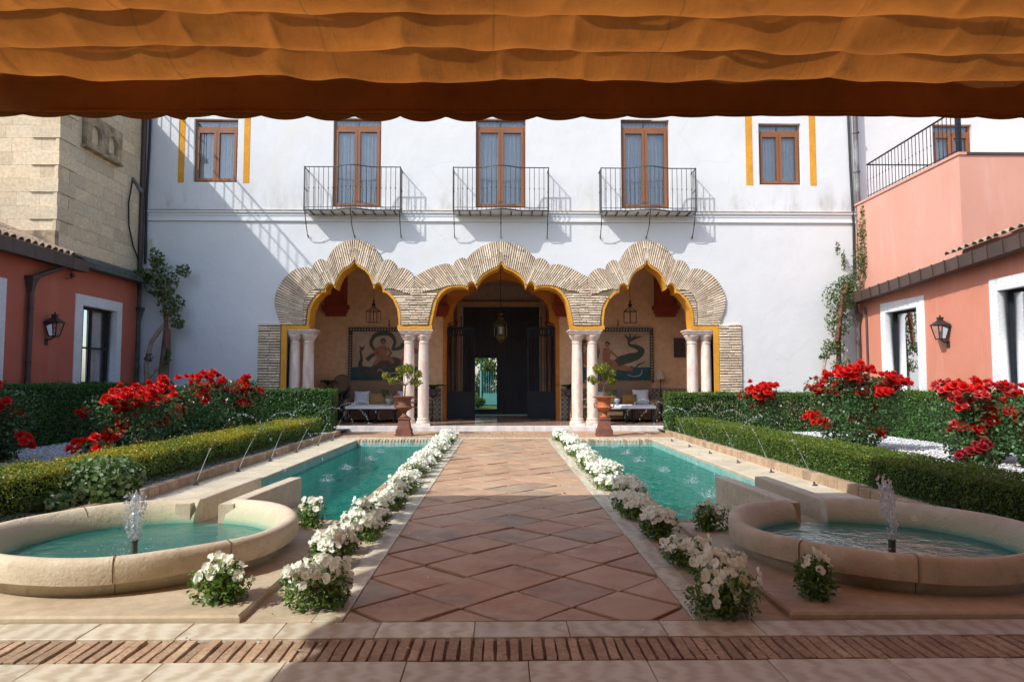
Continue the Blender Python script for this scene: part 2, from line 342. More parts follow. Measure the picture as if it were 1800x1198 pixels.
# ------------------------------------------------------------------ mesh helpers
class MB:
    def __init__(s): s.v = []; s.f = []; s.mi = []; s.cur = 0
    def add(s, vs, fs):
        o = len(s.v); s.v += [tuple(v) for v in vs]
        for f in fs: s.f.append(tuple(i + o for i in f)); s.mi.append(s.cur)
        return s
    def box(s, x0, x1, y0, y1, z0, z1):
        return s.add([(x0,y0,z0),(x1,y0,z0),(x1,y1,z0),(x0,y1,z0),(x0,y0,z1),(x1,y0,z1),(x1,y1,z1),(x0,y1,z1)],
                     [(0,3,2,1),(4,5,6,7),(0,1,5,4),(1,2,6,5),(2,3,7,6),(3,0,4,7)])
    def bbox(s, x0, x1, y0, y1, z0, z1, b=.01):
        """box with bevelled (chamfered) top and sides"""
        c = [(x0,y0),(x1,y0),(x1,y1),(x0,y1)]; i = [(x0+b,y0+b),(x1-b,y0+b),(x1-b,y1-b),(x0+b,y1-b)]
        vs = [(x,y,z0) for x,y in c] + [(x,y,z1-b) for x,y in c] + [(x,y,z1) for x,y in i]
        fs = [(0,3,2,1)] + [(k,(k+1)%4,(k+1)%4+4,k+4) for k in range(4)] + [(k+4,(k+1)%4+4,(k+1)%4+8,k+8) for k in range(4)] + [(8,9,10,11)]
        return s.add(vs, fs)
    def prism(s, poly, z0, z1, b=0.0):
        """polygon in XY extruded, top inset by b"""
        n = len(poly); cx = sum(p[0] for p in poly)/n; cy = sum(p[1] for p in poly)/n
        vs = [(x,y,z0) for x,y in poly]
        if b:
            ins = []
            for x,y in poly:
                d = math.hypot(x-cx,y-cy) or 1; k = max(0, 1-b*1.4/d); ins.append((cx+(x-cx)*k, cy+(y-cy)*k))
            vs += [(x,y,z1-b*.6) for x,y in poly] + [(x,y,z1) for x,y in ins]
            fs = [(k,(k+1)%n,(k+1)%n+n,k+n) for k in range(n)] + [(k+n,(k+1)%n+n,(k+1)%n+2*n,k+2*n) for k in range(n)] + [tuple(range(2*n,3*n)), tuple(range(n-1,-1,-1))]
        else:
            vs += [(x,y,z1) for x,y in poly]
            fs = [(k,(k+1)%n,(k+1)%n+n,k+n) for k in range(n)] + [tuple(range(n,2*n)), tuple(range(n-1,-1,-1))]
        return s.add(vs, fs)
    def lathe(s, prof, n=24, c=(0,0,0), cap=True, a0=0.0, a1=2*math.pi):
        full = abs(a1-a0-2*math.pi) < 1e-6; m = n if full else n+1
        vs = []
        for r,z in prof:
            for k in range(m):
                a = a0+(a1-a0)*k/n; vs.append((c[0]+r*math.cos(a), c[1]+r*math.sin(a), c[2]+z))
        fs = []
        for i in range(len(prof)-1):
            for k in range(n if full else n):
                k2 = (k+1) % m if full else k+1
                fs.append((i*m+k, i*m+k2, (i+1)*m+k2, (i+1)*m+k))
        if cap and full:
            fs.append(tuple(range(m-1,-1,-1))); o = (len(prof)-1)*m; fs.append(tuple(range(o,o+m)))
        return s.add(vs, fs)
    def tube(s, pts, rad, n=6, cap=True):
        """tube along points; rad number or list"""
        pts = [Vector(p) for p in pts]; m = len(pts)
        if not hasattr(rad, '__len__'): rad = [rad]*m
        vs = []; up = None
        for i,p in enumerate(pts):
            d = (pts[min(i+1,m-1)]-pts[max(i-1,0)]).normalized()
            if up is None:
                up = Vector((0,0,1)) if abs(d.z) < .9 else Vector((0,1,0))
            a = d.cross(up).normalized(); b = a.cross(d).normalized(); up = b
            for k in range(n):
                t = 2*math.pi*k/n+math.pi/n; vs.append(p+a*(math.cos(t)*rad[i])+b*(math.sin(t)*rad[i]))
        fs = [(i*n+k, i*n+(k+1)%n, (i+1)*n+(k+1)%n, (i+1)*n+k) for i in range(m-1) for k in range(n)]
        if cap: fs += [tuple(range(n-1,-1,-1)), tuple(range((m-1)*n, m*n))]
        return s.add(vs, fs)
    def ico(s, c, r, sq=1.0):
        x,y,z = c
        return s.add([(x+r,y,z),(x-r,y,z),(x,y+r,z),(x,y-r,z),(x,y,z+r*sq),(x,y,z-r*sq)], [(0,2,4),(2,1,4),(1,3,4),(3,0,4),(2,0,5),(1,2,5),(3,1,5),(0,3,5)])
    def mesh(s, name):
        me = bpy.data.meshes.new(name); me.from_pydata(s.v, [], s.f)
        if any(s.mi): me.polygons.foreach_set('material_index', s.mi)
        me.update(); return me

def smooth(me, ang=40):
    me.polygons.foreach_set('use_smooth', [True]*len(me.polygons))
    try: me.set_sharp_from_angle(angle=R(ang))
    except Exception: pass

def mat(o, m):
    ms = m if isinstance(m, (list, tuple)) else [m]
    for x in ms: o.data.materials.append(MT[x] if isinstance(x, str) else x)

def wm(o):
    M = o.matrix_basis.copy()
    return (wm(o.parent) @ o.matrix_parent_inverse @ M) if o.parent else M
def attach(o, parent):
    o.parent = parent; o.matrix_parent_inverse = wm(parent).inverted()

def obj(name, mb, m=None, parent=None, sm=False, ang=40):
    me = mb.mesh(name) if isinstance(mb, MB) else mb
    if sm: smooth(me, ang)
    o = bpy.data.objects.new(name, me); COL.objects.link(o)
    if m is not None and len(me.materials) == 0: mat(o, m)
    if parent is not None: attach(o, parent)
    return o

def tag(o, label=None, cat=None, group=None, kind=None):
    if label: o['label'] = label
    if cat: o['category'] = cat
    if group: o['group'] = group
    if kind: o['kind'] = kind
    return o

def thing(name, label, cat, loc=(0,0,0), rz=0.0, group=None):
    o = bpy.data.objects.new(name, None); COL.objects.link(o)
    o.location = loc; o.rotation_euler = (0,0,rz); o.empty_display_size = .2
    return tag(o, label, cat, group)

def struct(name, mb, m, label=None):
    return tag(obj(name, mb, m), label, None, None, 'structure')

def inst(name, me, parent, matrix):
    o = bpy.data.objects.new(name, me); COL.objects.link(o); attach(o, parent); o.matrix_basis = matrix
    return o

def copy_tree(o, parent=None):
    c = o.copy(); COL.objects.link(c)
    if parent is not None: c.parent = parent
    for ch in list(o.children): copy_tree(ch, c)
    return c

def plate(outer, holes=(), t=.1, fn=None):
    """2-D outline with holes, t thick; fn maps (u, v, depth 0..t) to world"""
    cu = bpy.data.curves.new('tmp', 'CURVE'); cu.dimensions = '2D'; cu.fill_mode = 'BOTH'; cu.extrude = t/2
    for poly in [outer]+list(holes):
        sp = cu.splines.new('POLY'); sp.points.add(len(poly)-1)
        for p, q in zip(sp.points, poly): p.co = (q[0], q[1], 0, 1)
        sp.use_cyclic_u = True
    o = bpy.data.objects.new('tmp', cu); COL.objects.link(o)
    dg = bpy.context.evaluated_depsgraph_get()
    me = bpy.data.meshes.new_from_object(o.evaluated_get(dg)); bpy.data.objects.remove(o); bpy.data.curves.remove(cu)
    for v in me.vertices:
        u, w, d = v.co; v.co = fn(u, w, d+t/2)
    bm = bmesh.new(); bm.from_mesh(me); bmesh.ops.remove_doubles(bm, verts=bm.verts, dist=1e-5); bmesh.ops.recalc_face_normals(bm, faces=bm.faces); bm.to_mesh(me); bm.free()
    return me
def YP(y0): return lambda u, v, d: (u, y0+d, v)          # wall facing -Y, front at y0
def XPn(x0): return lambda u, v, d: (x0-d, u, v)         # wall facing +X, front at x0
def XPp(x0): return lambda u, v, d: (x0+d, u, v)         # wall facing -X, front at x0
def rect(a, b, c, d): return [(a,c),(b,c),(b,d),(a,d)]

def leaf_cloud(P, Nn, size, aspect=.55, fold=.25, mi=None, jit=.9, name='leaves', droop=0.0):
    """one quad leaf per point, vectorised"""
    n = len(P); P = np.asarray(P, float); Nn = np.asarray(Nn, float)
    D = Nn + rng.normal(0, jit, (n,3)); D[:,2] -= droop; D /= np.linalg.norm(D,axis=1,keepdims=True)
    A = np.cross(D, rng.normal(0,1,(n,3))); A /= np.linalg.norm(A,axis=1,keepdims=True)
    B = np.cross(D, A)
    s = (size*rng.uniform(.65,1.3,n))[:,None]
    # leaf lies in plane (A,B) with normal D so leaves face outward on average
    base = P-A*s*.5; tip = P+A*s*.5; l = P+B*s*aspect*.5+D*s*fold*.5; r = P-B*s*aspect*.5+D*s*fold*.5
    V = np.stack([base,l,tip,r],1).reshape(-1,3)
    me = bpy.data.meshes.new(name); me.vertices.add(4*n); me.vertices.foreach_set('co', V.ravel())
    me.loops.add(4*n); me.loops.foreach_set('vertex_index', np.arange(4*n, dtype=np.int32))
    me.polygons.add(n); me.polygons.foreach_set('loop_start', np.arange(0,4*n,4,dtype=np.int32))
    if mi is not None: me.polygons.foreach_set('material_index', np.asarray(mi,np.int32))
    me.update(); me.validate(); return me

ORD = ['first','second','third','fourth','fifth','sixth','seventh','eighth','ninth','tenth','eleventh','twelfth','thirteenth','fourteenth','fifteenth','sixteenth','seventeenth','eighteenth','nineteenth','twentieth','twenty-first','twenty-second','twenty-third','twenty-fourth','twenty-fifth','twenty-sixth','twenty-seventh','twenty-eighth','twenty-ninth','thirtieth']

def rough_box(seed, jit=.05):
    """unit box centred at origin, slightly irregular and chamfered on the front (-Y) face"""
    r = random.Random(seed); vs = []
    for y, k in ((.5,1),( -.42,1),(-.5,.9)):
        for x,z in ((-.5,-.5),(.5,-.5),(.5,.5),(-.5,.5)):
            kk = k if k==1 else (.5-.012)/.5
            vs.append((x*(1 if k==1 else .985)+r.uniform(-jit,jit)*.25, y+r.uniform(-.03,.03), z*(1 if k==1 else .86)+r.uniform(-jit,jit)))
    fs = [(k,(k+1)%4,(k+1)%4+4,k+4) for k in range(4)]+[(k+4,(k+1)%4+4,(k+1)%4+8,k+8) for k in range(4)]+[(11,10,9,8),(0,1,2,3)]
    me = bpy.data.meshes.new('brick'); me.from_pydata(vs, [], [f[::-1] for f in fs]); me.update()
    return me
BR = []
for sd in range(6):
    me = rough_box(sd); me.materials.append(MT['brick']); BR.append(me)
BRR = []
for sd in range(6):
    me = rough_box(sd+20); me.materials.append(MT['brickred']); BRR.append(me)

def brick2d(parent, p0, p1, w, yf, depth=.05, pool=BR, name='brick'):
    """a brick on the facade plane running from p0 to p1 (x,z), w wide, front face at yf"""
    a = Vector((p1[0]-p0[0], 0, p1[1]-p0[1])); L = a.length
    if L < .02: return None
    ax = a/L; az = Vector((-ax.z,0,ax.x)); ay = Vector((0,1,0))
    M = Matrix(((ax.x*L,0,az.x*w,(p0[0]+p1[0])/2),(0,depth,0,yf+depth/2+random.uniform(-.007,.007)),(ax.z*L,0,az.z*w,(p0[1]+p1[1])/2),(0,0,0,1)))
    return inst(name, random.choice(pool), parent, M)
# ================================================================== ground and paving
PX0, PX1, PY0, PY1 = -.87, 1.06, 3.82, 16.02          # terracotta path
POOLS = {'left': (-3.27, -1.53), 'right': (1.70, 3.45)}; PLY0, PLY1 = 6.6, 15.6
g = plate(rect(-400, 400, -400, 400), [rect(a, b, PLY0, PLY1) for a, b in POOLS.values()], .002, lambda u, v, d: (u, v, -.034+d))
struct('ground', g, 'groundm')
struct('garden_lawn', MB().add([(-60,26,.0),(60,26,.0),(60,120,.0),(-60,120,.0)], [(0,1,2,3)]), 'grass')

# --- path of diagonal terracotta tiles
path = struct('path', MB().add([(PX0,PY0,-.016),(PX1,PY0,-.016),(PX1,PY1,-.016),(PX0,PY1,-.016)], [(0,1,2,3)]), 'bed')
def clip(poly, ax, val, keep_lo):
    out = []
    for i in range(len(poly)):
        a, b = poly[i], poly[(i+1) % len(poly)]
        ia = (a[ax] <= val) == keep_lo or a[ax] == val; ib = (b[ax] <= val) == keep_lo or b[ax] == val
        if ia: out.append(a)
        if ia != ib:
            k = (val-a[ax])/(b[ax]-a[ax]); out.append((a[0]+k*(b[0]-a[0]), a[1]+k*(b[1]-a[1])))
    return out
hx, hy, jt = .3217, .315, .018
for j in range(-1, 40):
    for i in range(-3, 4):
        if (i+j) % 2: continue
        cx = .095+i*hx; cy = 4.04+j*hy
        k = 1-jt/hx
        poly = [(cx, cy-hy*k), (cx+hx*k, cy), (cx, cy+hy*k), (cx-hx*k, cy)]
        poly = [(x+random.uniform(-.009,.009), y+random.uniform(-.009,.009)) for x, y in poly]
        for ax, val, lo in ((0, PX0+.004, False), (0, PX1-.004, True), (1, PY0+.004, False), (1, PY1-.004, True)):
            poly = clip(poly, ax, val, lo) if poly else poly
        if len(poly) < 3: continue
        area = abs(sum(poly[q][0]*poly[(q+1)%len(poly)][1]-poly[(q+1)%len(poly)][0]*poly[q][1] for q in range(len(poly))))/2
        if area < .004: continue
        mb = MB().prism(poly, -.03, random.uniform(-.004, .004), .005)
        tz = random.uniform(-.014, .014); ty = random.uniform(-.014, .014)
        mb.v = [(x, y, z+(tz*(x-cx)+ty*(y-cy) if z > -.02 else 0)) for x, y, z in mb.v]
        obj('tile', mb, 'terracotta', path)

def slab_row(parent, x0, x1, y0, y1, step, along='x', z=0.0, m='marbleslab', gap=.004, off=0.0, name='slab', th=.03, bev=.003):
    a, b = (x0, x1) if along == 'x' else (y0, y1)
    t = a+off-(step if off else 0)
    while t < b-.01:
        s0, s1 = max(t, a), min(t+step*random.uniform(.985,1.015), b)
        if s1-s0 > .03:
            zz = z+random.uniform(-.0015,.0015)
            mb = MB().bbox(s0+gap/2, s1-gap/2, y0+gap/2, y1-gap/2, zz-th, zz, bev) if along == 'x' else MB().bbox(x0+gap/2, x1-gap/2, s0+gap/2, s1-gap/2, zz-th, zz, bev)
            obj(name, mb, m, parent)
        t = s1 if s1 > t else t+step

terrace = struct('terrace_paving', MB().add([(-7,-3,-.02),(7,-3,-.02),(7,PY0,-.02),(-7,PY0,-.02)], [(0,1,2,3)]), 'bed')
slab_row(terrace, -4.6, 4.6, 3.585, 3.815, .505, off=.42)
slab_row(terrace, -4.6, 4.6, 2.78, 3.285, .565, off=.2)
slab_row(terrace, -4.6, 4.6, 2.27, 2.775, .565, off=.45)
slab_row(terrace, -4.6, 4.6, -2.6, 2.265, 1.2, off=.3)
x = -3.4                                                      # soldier course of thin red bricks on edge
while x < 3.6:
    w = random.uniform(.040, .050); sk = random.uniform(-.006, .006)
    y0 = 3.300+random.uniform(-.006,.004); y1 = 3.572+random.uniform(-.004,.006)
    n = 5; L = []; Rr = []
    for q in range(n):
        t = q/(n-1); L.append((x+sk*t+random.uniform(-.003,.003), y0+(y1-y0)*t)); Rr.append((x+w+sk*t+random.uniform(-.003,.003), y0+(y1-y0)*t))
    obj('brick', MB().prism(L[:1]+Rr+L[:0:-1], -.03, random.uniform(-.006,.003), .003), 'brickred', terrace)
    x += w+random.uniform(.011, .019)

border = {}
for side, sg in (('left', -1), ('right', 1)):
    e = PX0 if sg < 0 else PX1
    b = struct('path_border', MB().add([(e, PY0, -.022), (e+sg*.17, PY0, -.022), (e+sg*.17, PY1, -.022), (e, PY1, -.022)], [(0,1,2,3)]), 'bed')
    slab_row(b, min(e, e+sg*.165), max(e, e+sg*.165), PY0+.004, PY1, .52, 'y', z=.002, m='marbleslab')
    struct('planting_strip', MB().add([(e+sg*.17, 3.83, -.006), (e+sg*.56, 3.83, -.006), (e+sg*.56, PY1, -.006), (e+sg*.17, PY1, -.006)], [(0,1,2,3)]), 'slab')
    # pool edge next to the path: red bricks across near the fountain, limed coping beyond
    pe = POOLS[side][1] if sg < 0 else POOLS[side][0]
    xi, xo = (pe, e+sg*.47) if sg < 0 else (e+sg*.47, pe)
    pb = struct('pool_edge', MB().add([(xi, 5.7, -.02), (xo, 5.7, -.02), (xo, 16.0, -.02), (xi, 16.0, -.02)], [(0,1,2,3)]), 'bed')
    y = 6.28
    while y < 8.9:
        w = random.uniform(.040, .048)
        o = obj('brick', MB().bbox(xi+.003, xo-.003+random.uniform(-.004,.004), y, y+w, -.05, random.uniform(-.004,.004), .004), 'brickred', pb); y += w+.010
    slab_row(pb, xi, xo, 8.9, 15.95, .66, 'y', m='limecoping', bev=.008, th=.05)
    # near edge: bricks laid lengthwise to the view
    xa, xb = POOLS[side]; x = xa
    while x < xb:
        w = random.uniform(.040, .048)
        obj('brick', MB().bbox(x, x+w, 6.30, 6.585+random.uniform(-.006,.006), -.05, random.uniform(-.004,.004), .004), 'brickred', pb); x += w+.011
    x = xa+.02                                               # far edge: bricks on end above the water line
    while x < xb-.04:
        w = .046
        obj('brick', MB().bbox(x, x+w, 15.585+random.uniform(-.006,.006), 15.88, -.115, random.uniform(.0,.008), .006), 'brickred' if random.random() < .3 else 'coping', pb); x += w+.026
    # outer coping with the spouts, then the brick kerb of the flower bed
    po = POOLS[side][0] if sg < 0 else POOLS[side][1]
    ko = -3.98 if sg < 0 else 4.10
    cp = struct('pool_coping', MB().add([(min(po,ko), 5.9, -.022), (max(po,ko), 5.9, -.022), (max(po,ko), 16.0, -.022), (min(po,ko), 16.0, -.022)], [(0,1,2,3)]), 'bed')
    slab_row(cp, min(po,ko), max(po,ko), 7.55, 15.95, .665, 'y', m='coping', bev=.008, th=.05)
    xm = (po*.55+ko*.45)
    slab_row(cp, min(xm,ko), max(xm,ko), 5.9, 7.55, .8, 'y', m='coping', bev=.008, th=.05)
    y = 5.9
    while y < 7.55:
        w = random.uniform(.040,.048); obj('brick', MB().bbox(min(po,xm)+.004, max(po,xm)-.004, y, y+w, -.05, random.uniform(-.004,.003), .004), 'brickred', cp); y += w+.009
    kb = struct('bed_kerb', MB().box(min(ko,ko+sg*.08), max(ko,ko+sg*.08), 4.6, 17.0, -.03, .085), 'bed')
    y = 4.7
    while y < 16.95:
        w = random.uniform(.235,.25); top = .115+random.uniform(-.006,.006)
        obj('brick', MB().bbox(min(ko-sg*.012,ko+sg*.095), max(ko-sg*.012,ko+sg*.095), y, y+w-.012, -.02, top, .006), 'brickred', kb); y += w
    obj('brick', MB().bbox(min(ko, ko+sg*1.0), max(ko, ko+sg*1.0), 17.0, 17.12, -.02, .115, .006), 'brickred', kb)
    # pool basin and water
    xa, xb = POOLS[side]
    mb = MB(); d = -.62
    mb.add([(xa,PLY0,d),(xb,PLY0,d),(xb,PLY1,d),(xa,PLY1,d)], [(0,1,2,3)])
    pl = struct('pool_basin', mb, 'poolfloor')
    mw = MB()
    for (ax, ay, bx, by) in ((xa,PLY0,xb,PLY0),(xb,PLY0,xb,PLY1),(xb,PLY1,xa,PLY1),(xa,PLY1,xa,PLY0)):
        nx, ny = (by-ay), -(bx-ax); l = math.hypot(nx, ny); nx, ny = nx/l*.012, ny/l*.012
        mw.add([(ax-nx,ay-ny,d),(bx-nx,by-ny,d),(bx-nx,by-ny,-.045),(ax-nx,ay-ny,-.045)], [(0,1,2,3)])
    obj('tile_lining', mw, 'tilewall', pl)
    wa = MB(); nx, ny = 26, 110
    for q in range(ny+1):
        for p in range(nx+1): wa.v.append((xa+(xb-xa)*p/nx, PLY0+(PLY1-PLY0)*q/ny, -.145+.004*math.sin(p*1.3+q*.7)*random.random()))
    for q in range(ny):
        for p in range(nx): i = q*(nx+1)+p; wa.f.append((i,i+1,i+nx+2,i+nx+1)); wa.mi.append(0)
    tag(obj('pool_water', wa, 'poolwater', None, True), None, None, None, 'structure')
    # raised sandstone slab under the fountain
    x0, x1 = (-4.6, -1.42) if sg < 0 else (1.60, 4.8)
    fs = struct('fountain_plinth', MB().box(x0+.02, x1-.02, 3.84, 6.26, -.03, .018), 'slab')
    cuts = [x0, -3.15, x1] if sg < 0 else [x0, 3.35, x1]
    for a, c in zip(cuts, cuts[1:]): obj('slab', MB().bbox(a+.004, c-.004, 3.825, 6.28, -.02, .034, .012), 'slab', fs)

rear = struct('cross_paving', MB().add([(-4.2,16.02,-.018),(4.3,16.02,-.018),(4.3,18.32,-.018),(-4.2,18.32,-.018)], [(0,1,2,3)]), 'bed')
slab_row(rear, -4.1, 4.25, 16.03, 16.33, .6, z=.002)
y = 16.34
while y < 18.2:
    slab_row(rear, -4.15, 4.25, y, y+.30, .30, m='terracotta', off=random.uniform(.02,.28), name='tile', gap=.012, bev=.004, th=.02); y += .30

# gravel beds behind the low hedges
for side, sg in (('left', -1), ('right', 1)):
    xa, xb = (-9.75, -4.04) if sg < 0 else (4.16, 9.75)
    gb = obj('gravel', MB().add([(xa,3.6,.085),(xb,3.6,.085),(xb,18.5,.085),(xa,18.5,.085)], [(0,1,2,3)]), 'gravel')
    tag(gb, 'white gravel covering the flower bed', None, None, 'stuff')
    st = MB(); n = 9000
    for q in range(n):
        t = random.random()**1.0
        X = random.uniform(min(sg*4.9,sg*8.8), max(sg*4.9,sg*8.8)); Y = random.uniform(6.5, 16.9); st.ico((X, Y, .09), random.uniform(.010,.024), .7)
    obj('pebbles', st, 'whitepaint', gb)['kind'] = 'stuff'

# ================================================================== white building with the arcade
YF = 18.55
CI = [(0,4.56),(.09,4.43),(.32,4.33),(.50,4.20),(.62,4.06),(.66,3.97),(.675,3.88),(.70,3.96),(.75,4.015),(.81,4.03),(.87,4.01),(.91,3.95),(.925,3.84),(.97,3.885),(1.07,3.915),(1.30,3.91),(1.48,3.86),(1.64,3.73),(1.77,3.53),(1.84,3.23),(1.90,2.92),(1.92,2.75)]
SI = [(0,4.66),(.03,4.55),(.11,4.46),(.29,4.35),(.42,4.19),(.49,4.02),(.515,3.94),(.525,3.86),(.55,3.93),(.60,3.975),(.67,3.985),(.73,3.955),(.77,3.88),(.785,3.75),(.83,3.765),(.91,3.715),(1.07,3.54),(1.18,3.29),(1.21,3.06),(1.23,2.75)]
def resample(P, n):
    L = [0.0]
    for p, q in zip(P, P[1:]): L.append(L[-1]+math.dist(p, q))
    out = []
    for i in range(n+1):
        s_ = L[-1]*i/n; k = 0
        while k < len(L)-2 and s_ > L[k+1]: k += 1
        t = (s_-L[k])/max(L[k+1]-L[k], 1e-9); out.append((P[k][0]+(P[k+1][0]-P[k][0])*t, P[k][1]+(P[k+1][1]-P[k][1])*t))
    return out
def pair_up(ins, outs, ns):
    res = []
    for I, O, n in zip(ins, outs, ns):
        for (a, b), (c, d) in list(zip(resample(I, n), resample(O, n)))[(1 if res else 0):]: res.append((a, b, c, d))
    return res
cTop = [(0,5.16),(.13,5.155),(.26,5.13),(.40,5.09),(.54,5.02),(.66,4.94),(.78,4.85),(.88,4.75),(.95,4.655)]
cSm = [(.95,4.655),(.99,4.69),(1.06,4.705),(1.14,4.69),(1.22,4.645),(1.28,4.575),(1.315,4.475)]
cRest = [(1.315,4.475),(1.37,4.52),(1.46,4.54),(1.58,4.535),(1.70,4.50),(1.83,4.455),(1.97,4.395),(2.10,4.325),(2.24,4.25),(2.37,4.185),(2.37,4.03),(2.37,3.86)]
CP = pair_up([[(0,4.62),(.09,4.475),(.32,4.375),(.52,4.25),(.65,4.08),(.69,3.94)], [(.69,3.94),(.72,4.02),(.81,4.06),(.90,4.02),(.935,3.91)], [(.935,3.91),(1.0,3.94),(1.10,3.955),(1.31,3.95),(1.50,3.92),(1.66,3.86),(1.85,3.82),(2.05,3.78),(2.22,3.74)]], [cTop, cSm, cRest], [16, 8, 16])
sTop = [(0,5.19),(.11,5.185),(.22,5.16),(.33,5.12),(.43,5.065),(.53,4.985),(.61,4.89),(.68,4.78),(.74,4.66),(.775,4.555)]
sSm = [(.775,4.555),(.82,4.625),(.89,4.66),(.97,4.65),(1.05,4.60),(1.12,4.51),(1.15,4.37)]
sIn = [(1.15,4.37),(1.22,4.42),(1.32,4.43),(1.43,4.39),(1.54,4.31),(1.63,4.19),(1.63,4.02),(1.63,3.83)]
sOut = [(1.15,4.37),(1.23,4.415),(1.36,4.43),(1.50,4.415),(1.63,4.36),(1.75,4.28),(1.86,4.175),(1.96,4.05),(2.05,3.91),(2.11,3.76),(2.145,3.6),(2.14,3.42),(2.11,3.26),(2.06,3.13),(1.97,2.86)]
siTop = [(0,4.72),(.03,4.59),(.11,4.50),(.30,4.39),(.44,4.22),(.51,4.04),(.535,3.92)]; siSm = [(.535,3.92),(.58,3.99),(.67,4.02),(.75,3.98),(.81,3.82)]
SN = pair_up([siTop, siSm, [(.81,3.82),(.96,3.86),(1.16,3.82),(1.39,3.74),(1.55,3.69)]], [sTop, sSm, sIn], [16, 8, 14])
SO = pair_up([siTop, siSm, [(.81,3.82),(.98,3.84),(1.14,3.80),(1.28,3.68),(1.35,3.5),(1.37,3.3),(1.37,3.1),(1.37,2.86)]], [sTop, sSm, sOut], [16, 8, 22])
def arch_curve(half, cx): return [(cx-x, z) for x, z in half[::-1]]+[(cx+x, z) for x, z in half[1:]]
OPEN = [(-5.80,2.75)]+arch_curve(SI,-4)+arch_curve(CI,0)+arch_curve(SI,4)+[(5.80,2.75)]
bld = thing('white_building', 'whitewashed two-storey house with a three-arched brick arcade', 'building', (0, YF, 0))
outer = [(-9.86,0),(-5.80,0)]+OPEN+[(5.80,0),(9.90,0),(9.90,9.4),(-9.86,9.4)]
WIN = [(-8.46,-7.26,6.78,8.55),(-4.64,-3.32,6.10,8.60),(-.71,.67,6.10,8.60),(3.32,4.66,6.10,8.60),(7.17,8.35,6.78,8.52)]
obj('wall', plate(outer, [rect(*w) for w in WIN], .5, YP(YF)), 'white', bld)
w3 = (12.12,13.24,6.4,8.55)
obj('wing_wall', plate(rect(9.9,20,3.0,9.4), [rect(*w3)], .4, YP(18.62)), 'white', bld)
obj('roof', MB().box(-10,20,18.3,25.4,9.4,9.6), 'rooftile', bld)
obj('side_wall', MB().box(-9.86,-9.7,19.05,25.2,.13,9.4), 'whitepaint', bld); obj('side_wall', MB().box(19.8,20,19.0,25.2,.13,9.4), 'whitepaint', bld)
obj('upper_floor', MB().box(-9.7,19.8,19.06,25.1,5.30,5.6), 'galdark', bld)
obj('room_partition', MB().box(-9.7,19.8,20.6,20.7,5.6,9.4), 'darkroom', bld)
# string course: moulded ledges
sc = MB()
for z0, z1, pr in ((5.93,5.985,.07),(5.85,5.929,.035),(5.70,5.745,.05),(5.746,5.849,.02)): sc.box(-9.86, 9.90, YF-pr, YF+.02, z0, z1)
obj('string_course', sc, 'white', bld)
rs = MB(); rs.box(-9.86, 9.90, YF-.085, YF+.02, 5.986, 6.004); obj('ledge_tiles', rs, 'rooftile', bld)
# ochre bands beside the outer windows
for (a, b) in ((-8.87,-8.70),(-7.09,-6.92),(6.80,6.99),(8.59,8.77)):
    obj('painted_band', MB().box(a, b, YF-.006, YF+.02, 6.76, 8.9), 'yellow', bld)

def window_unit(parent, x0, x1, z0, z1, yf, transom=None, label=None, open_dark=False):
    f = MB(); d0, d1 = yf+.09, yf+.17; fr = .055
    f.box(x0,x0+fr,d0,d1,z0,z1); f.box(x1-fr,x1,d0,d1,z0,z1); f.box(x0+fr,x1-fr,d0,d1,z1-.04,z1)
    f.box(x0+fr,x1-fr,d0,d1,z0,z0+fr)
    tz = z1-.30
    f.box(x0+fr,x1-fr,d0-.01,d1+.01,tz,tz+.10)
    w = obj('window', f, 'wood', parent)
    xm = (x0+x1)/2
    for a, b in ((x0+fr,xm-.004),(xm+.004,x1-fr)):
        s = MB(); st = .07; e0, e1 = d0-.025, d1-.02
        s.box(a,a+st,e0,e1,z0+fr,tz); s.box(b-st,b,e0,e1,z0+fr,tz); s.box(a+st,b-st,e0,e1,tz-st,tz); s.box(a+st,b-st,e0,e1,z0+fr,z0+fr+st)
        obj('casement', s, 'wood', w)
        obj('pane', MB().add([(a+st,d0+.02,z0+fr+st),(b-st,d0+.02,z0+fr+st),(b-st,d0+.02,tz-st),(a+st,d0+.02,tz-st)], [(0,1,2,3)]), 'pane', w)
    obj('pane', MB().add([(x0+fr,d0+.03,tz+.10),(x1-fr,d0+.03,tz+.10),(x1-fr,d0+.03,z1-.04),(x0+fr,d0+.03,z1-.04)], [(0,1,2,3)]), 'pane', w)
    for a, b in ((x0+.02,xm-.02),(xm+.02,x1-.02)):                # curtains
        c = MB(); n = 40
        for k in range(n+1):
            t = k/n; X = a+(b-a)*t; Y = yf+.215+.03*math.sin(t*38)+.012*math.sin(t*97)
            c.v += [(X,Y,z0+.02),(X,Y+.01,z1-.02)]
        for k in range(n): c.f.append((2*k,2*k+2,2*k+3,2*k+1)); c.mi.append(0)
        obj('curtain', c, 'curtain', w, True)
for (x0,x1,z0,z1) in WIN: window_unit(bld, x0, x1, z0, z1, YF)
window_unit(bld, *w3, 18.62)

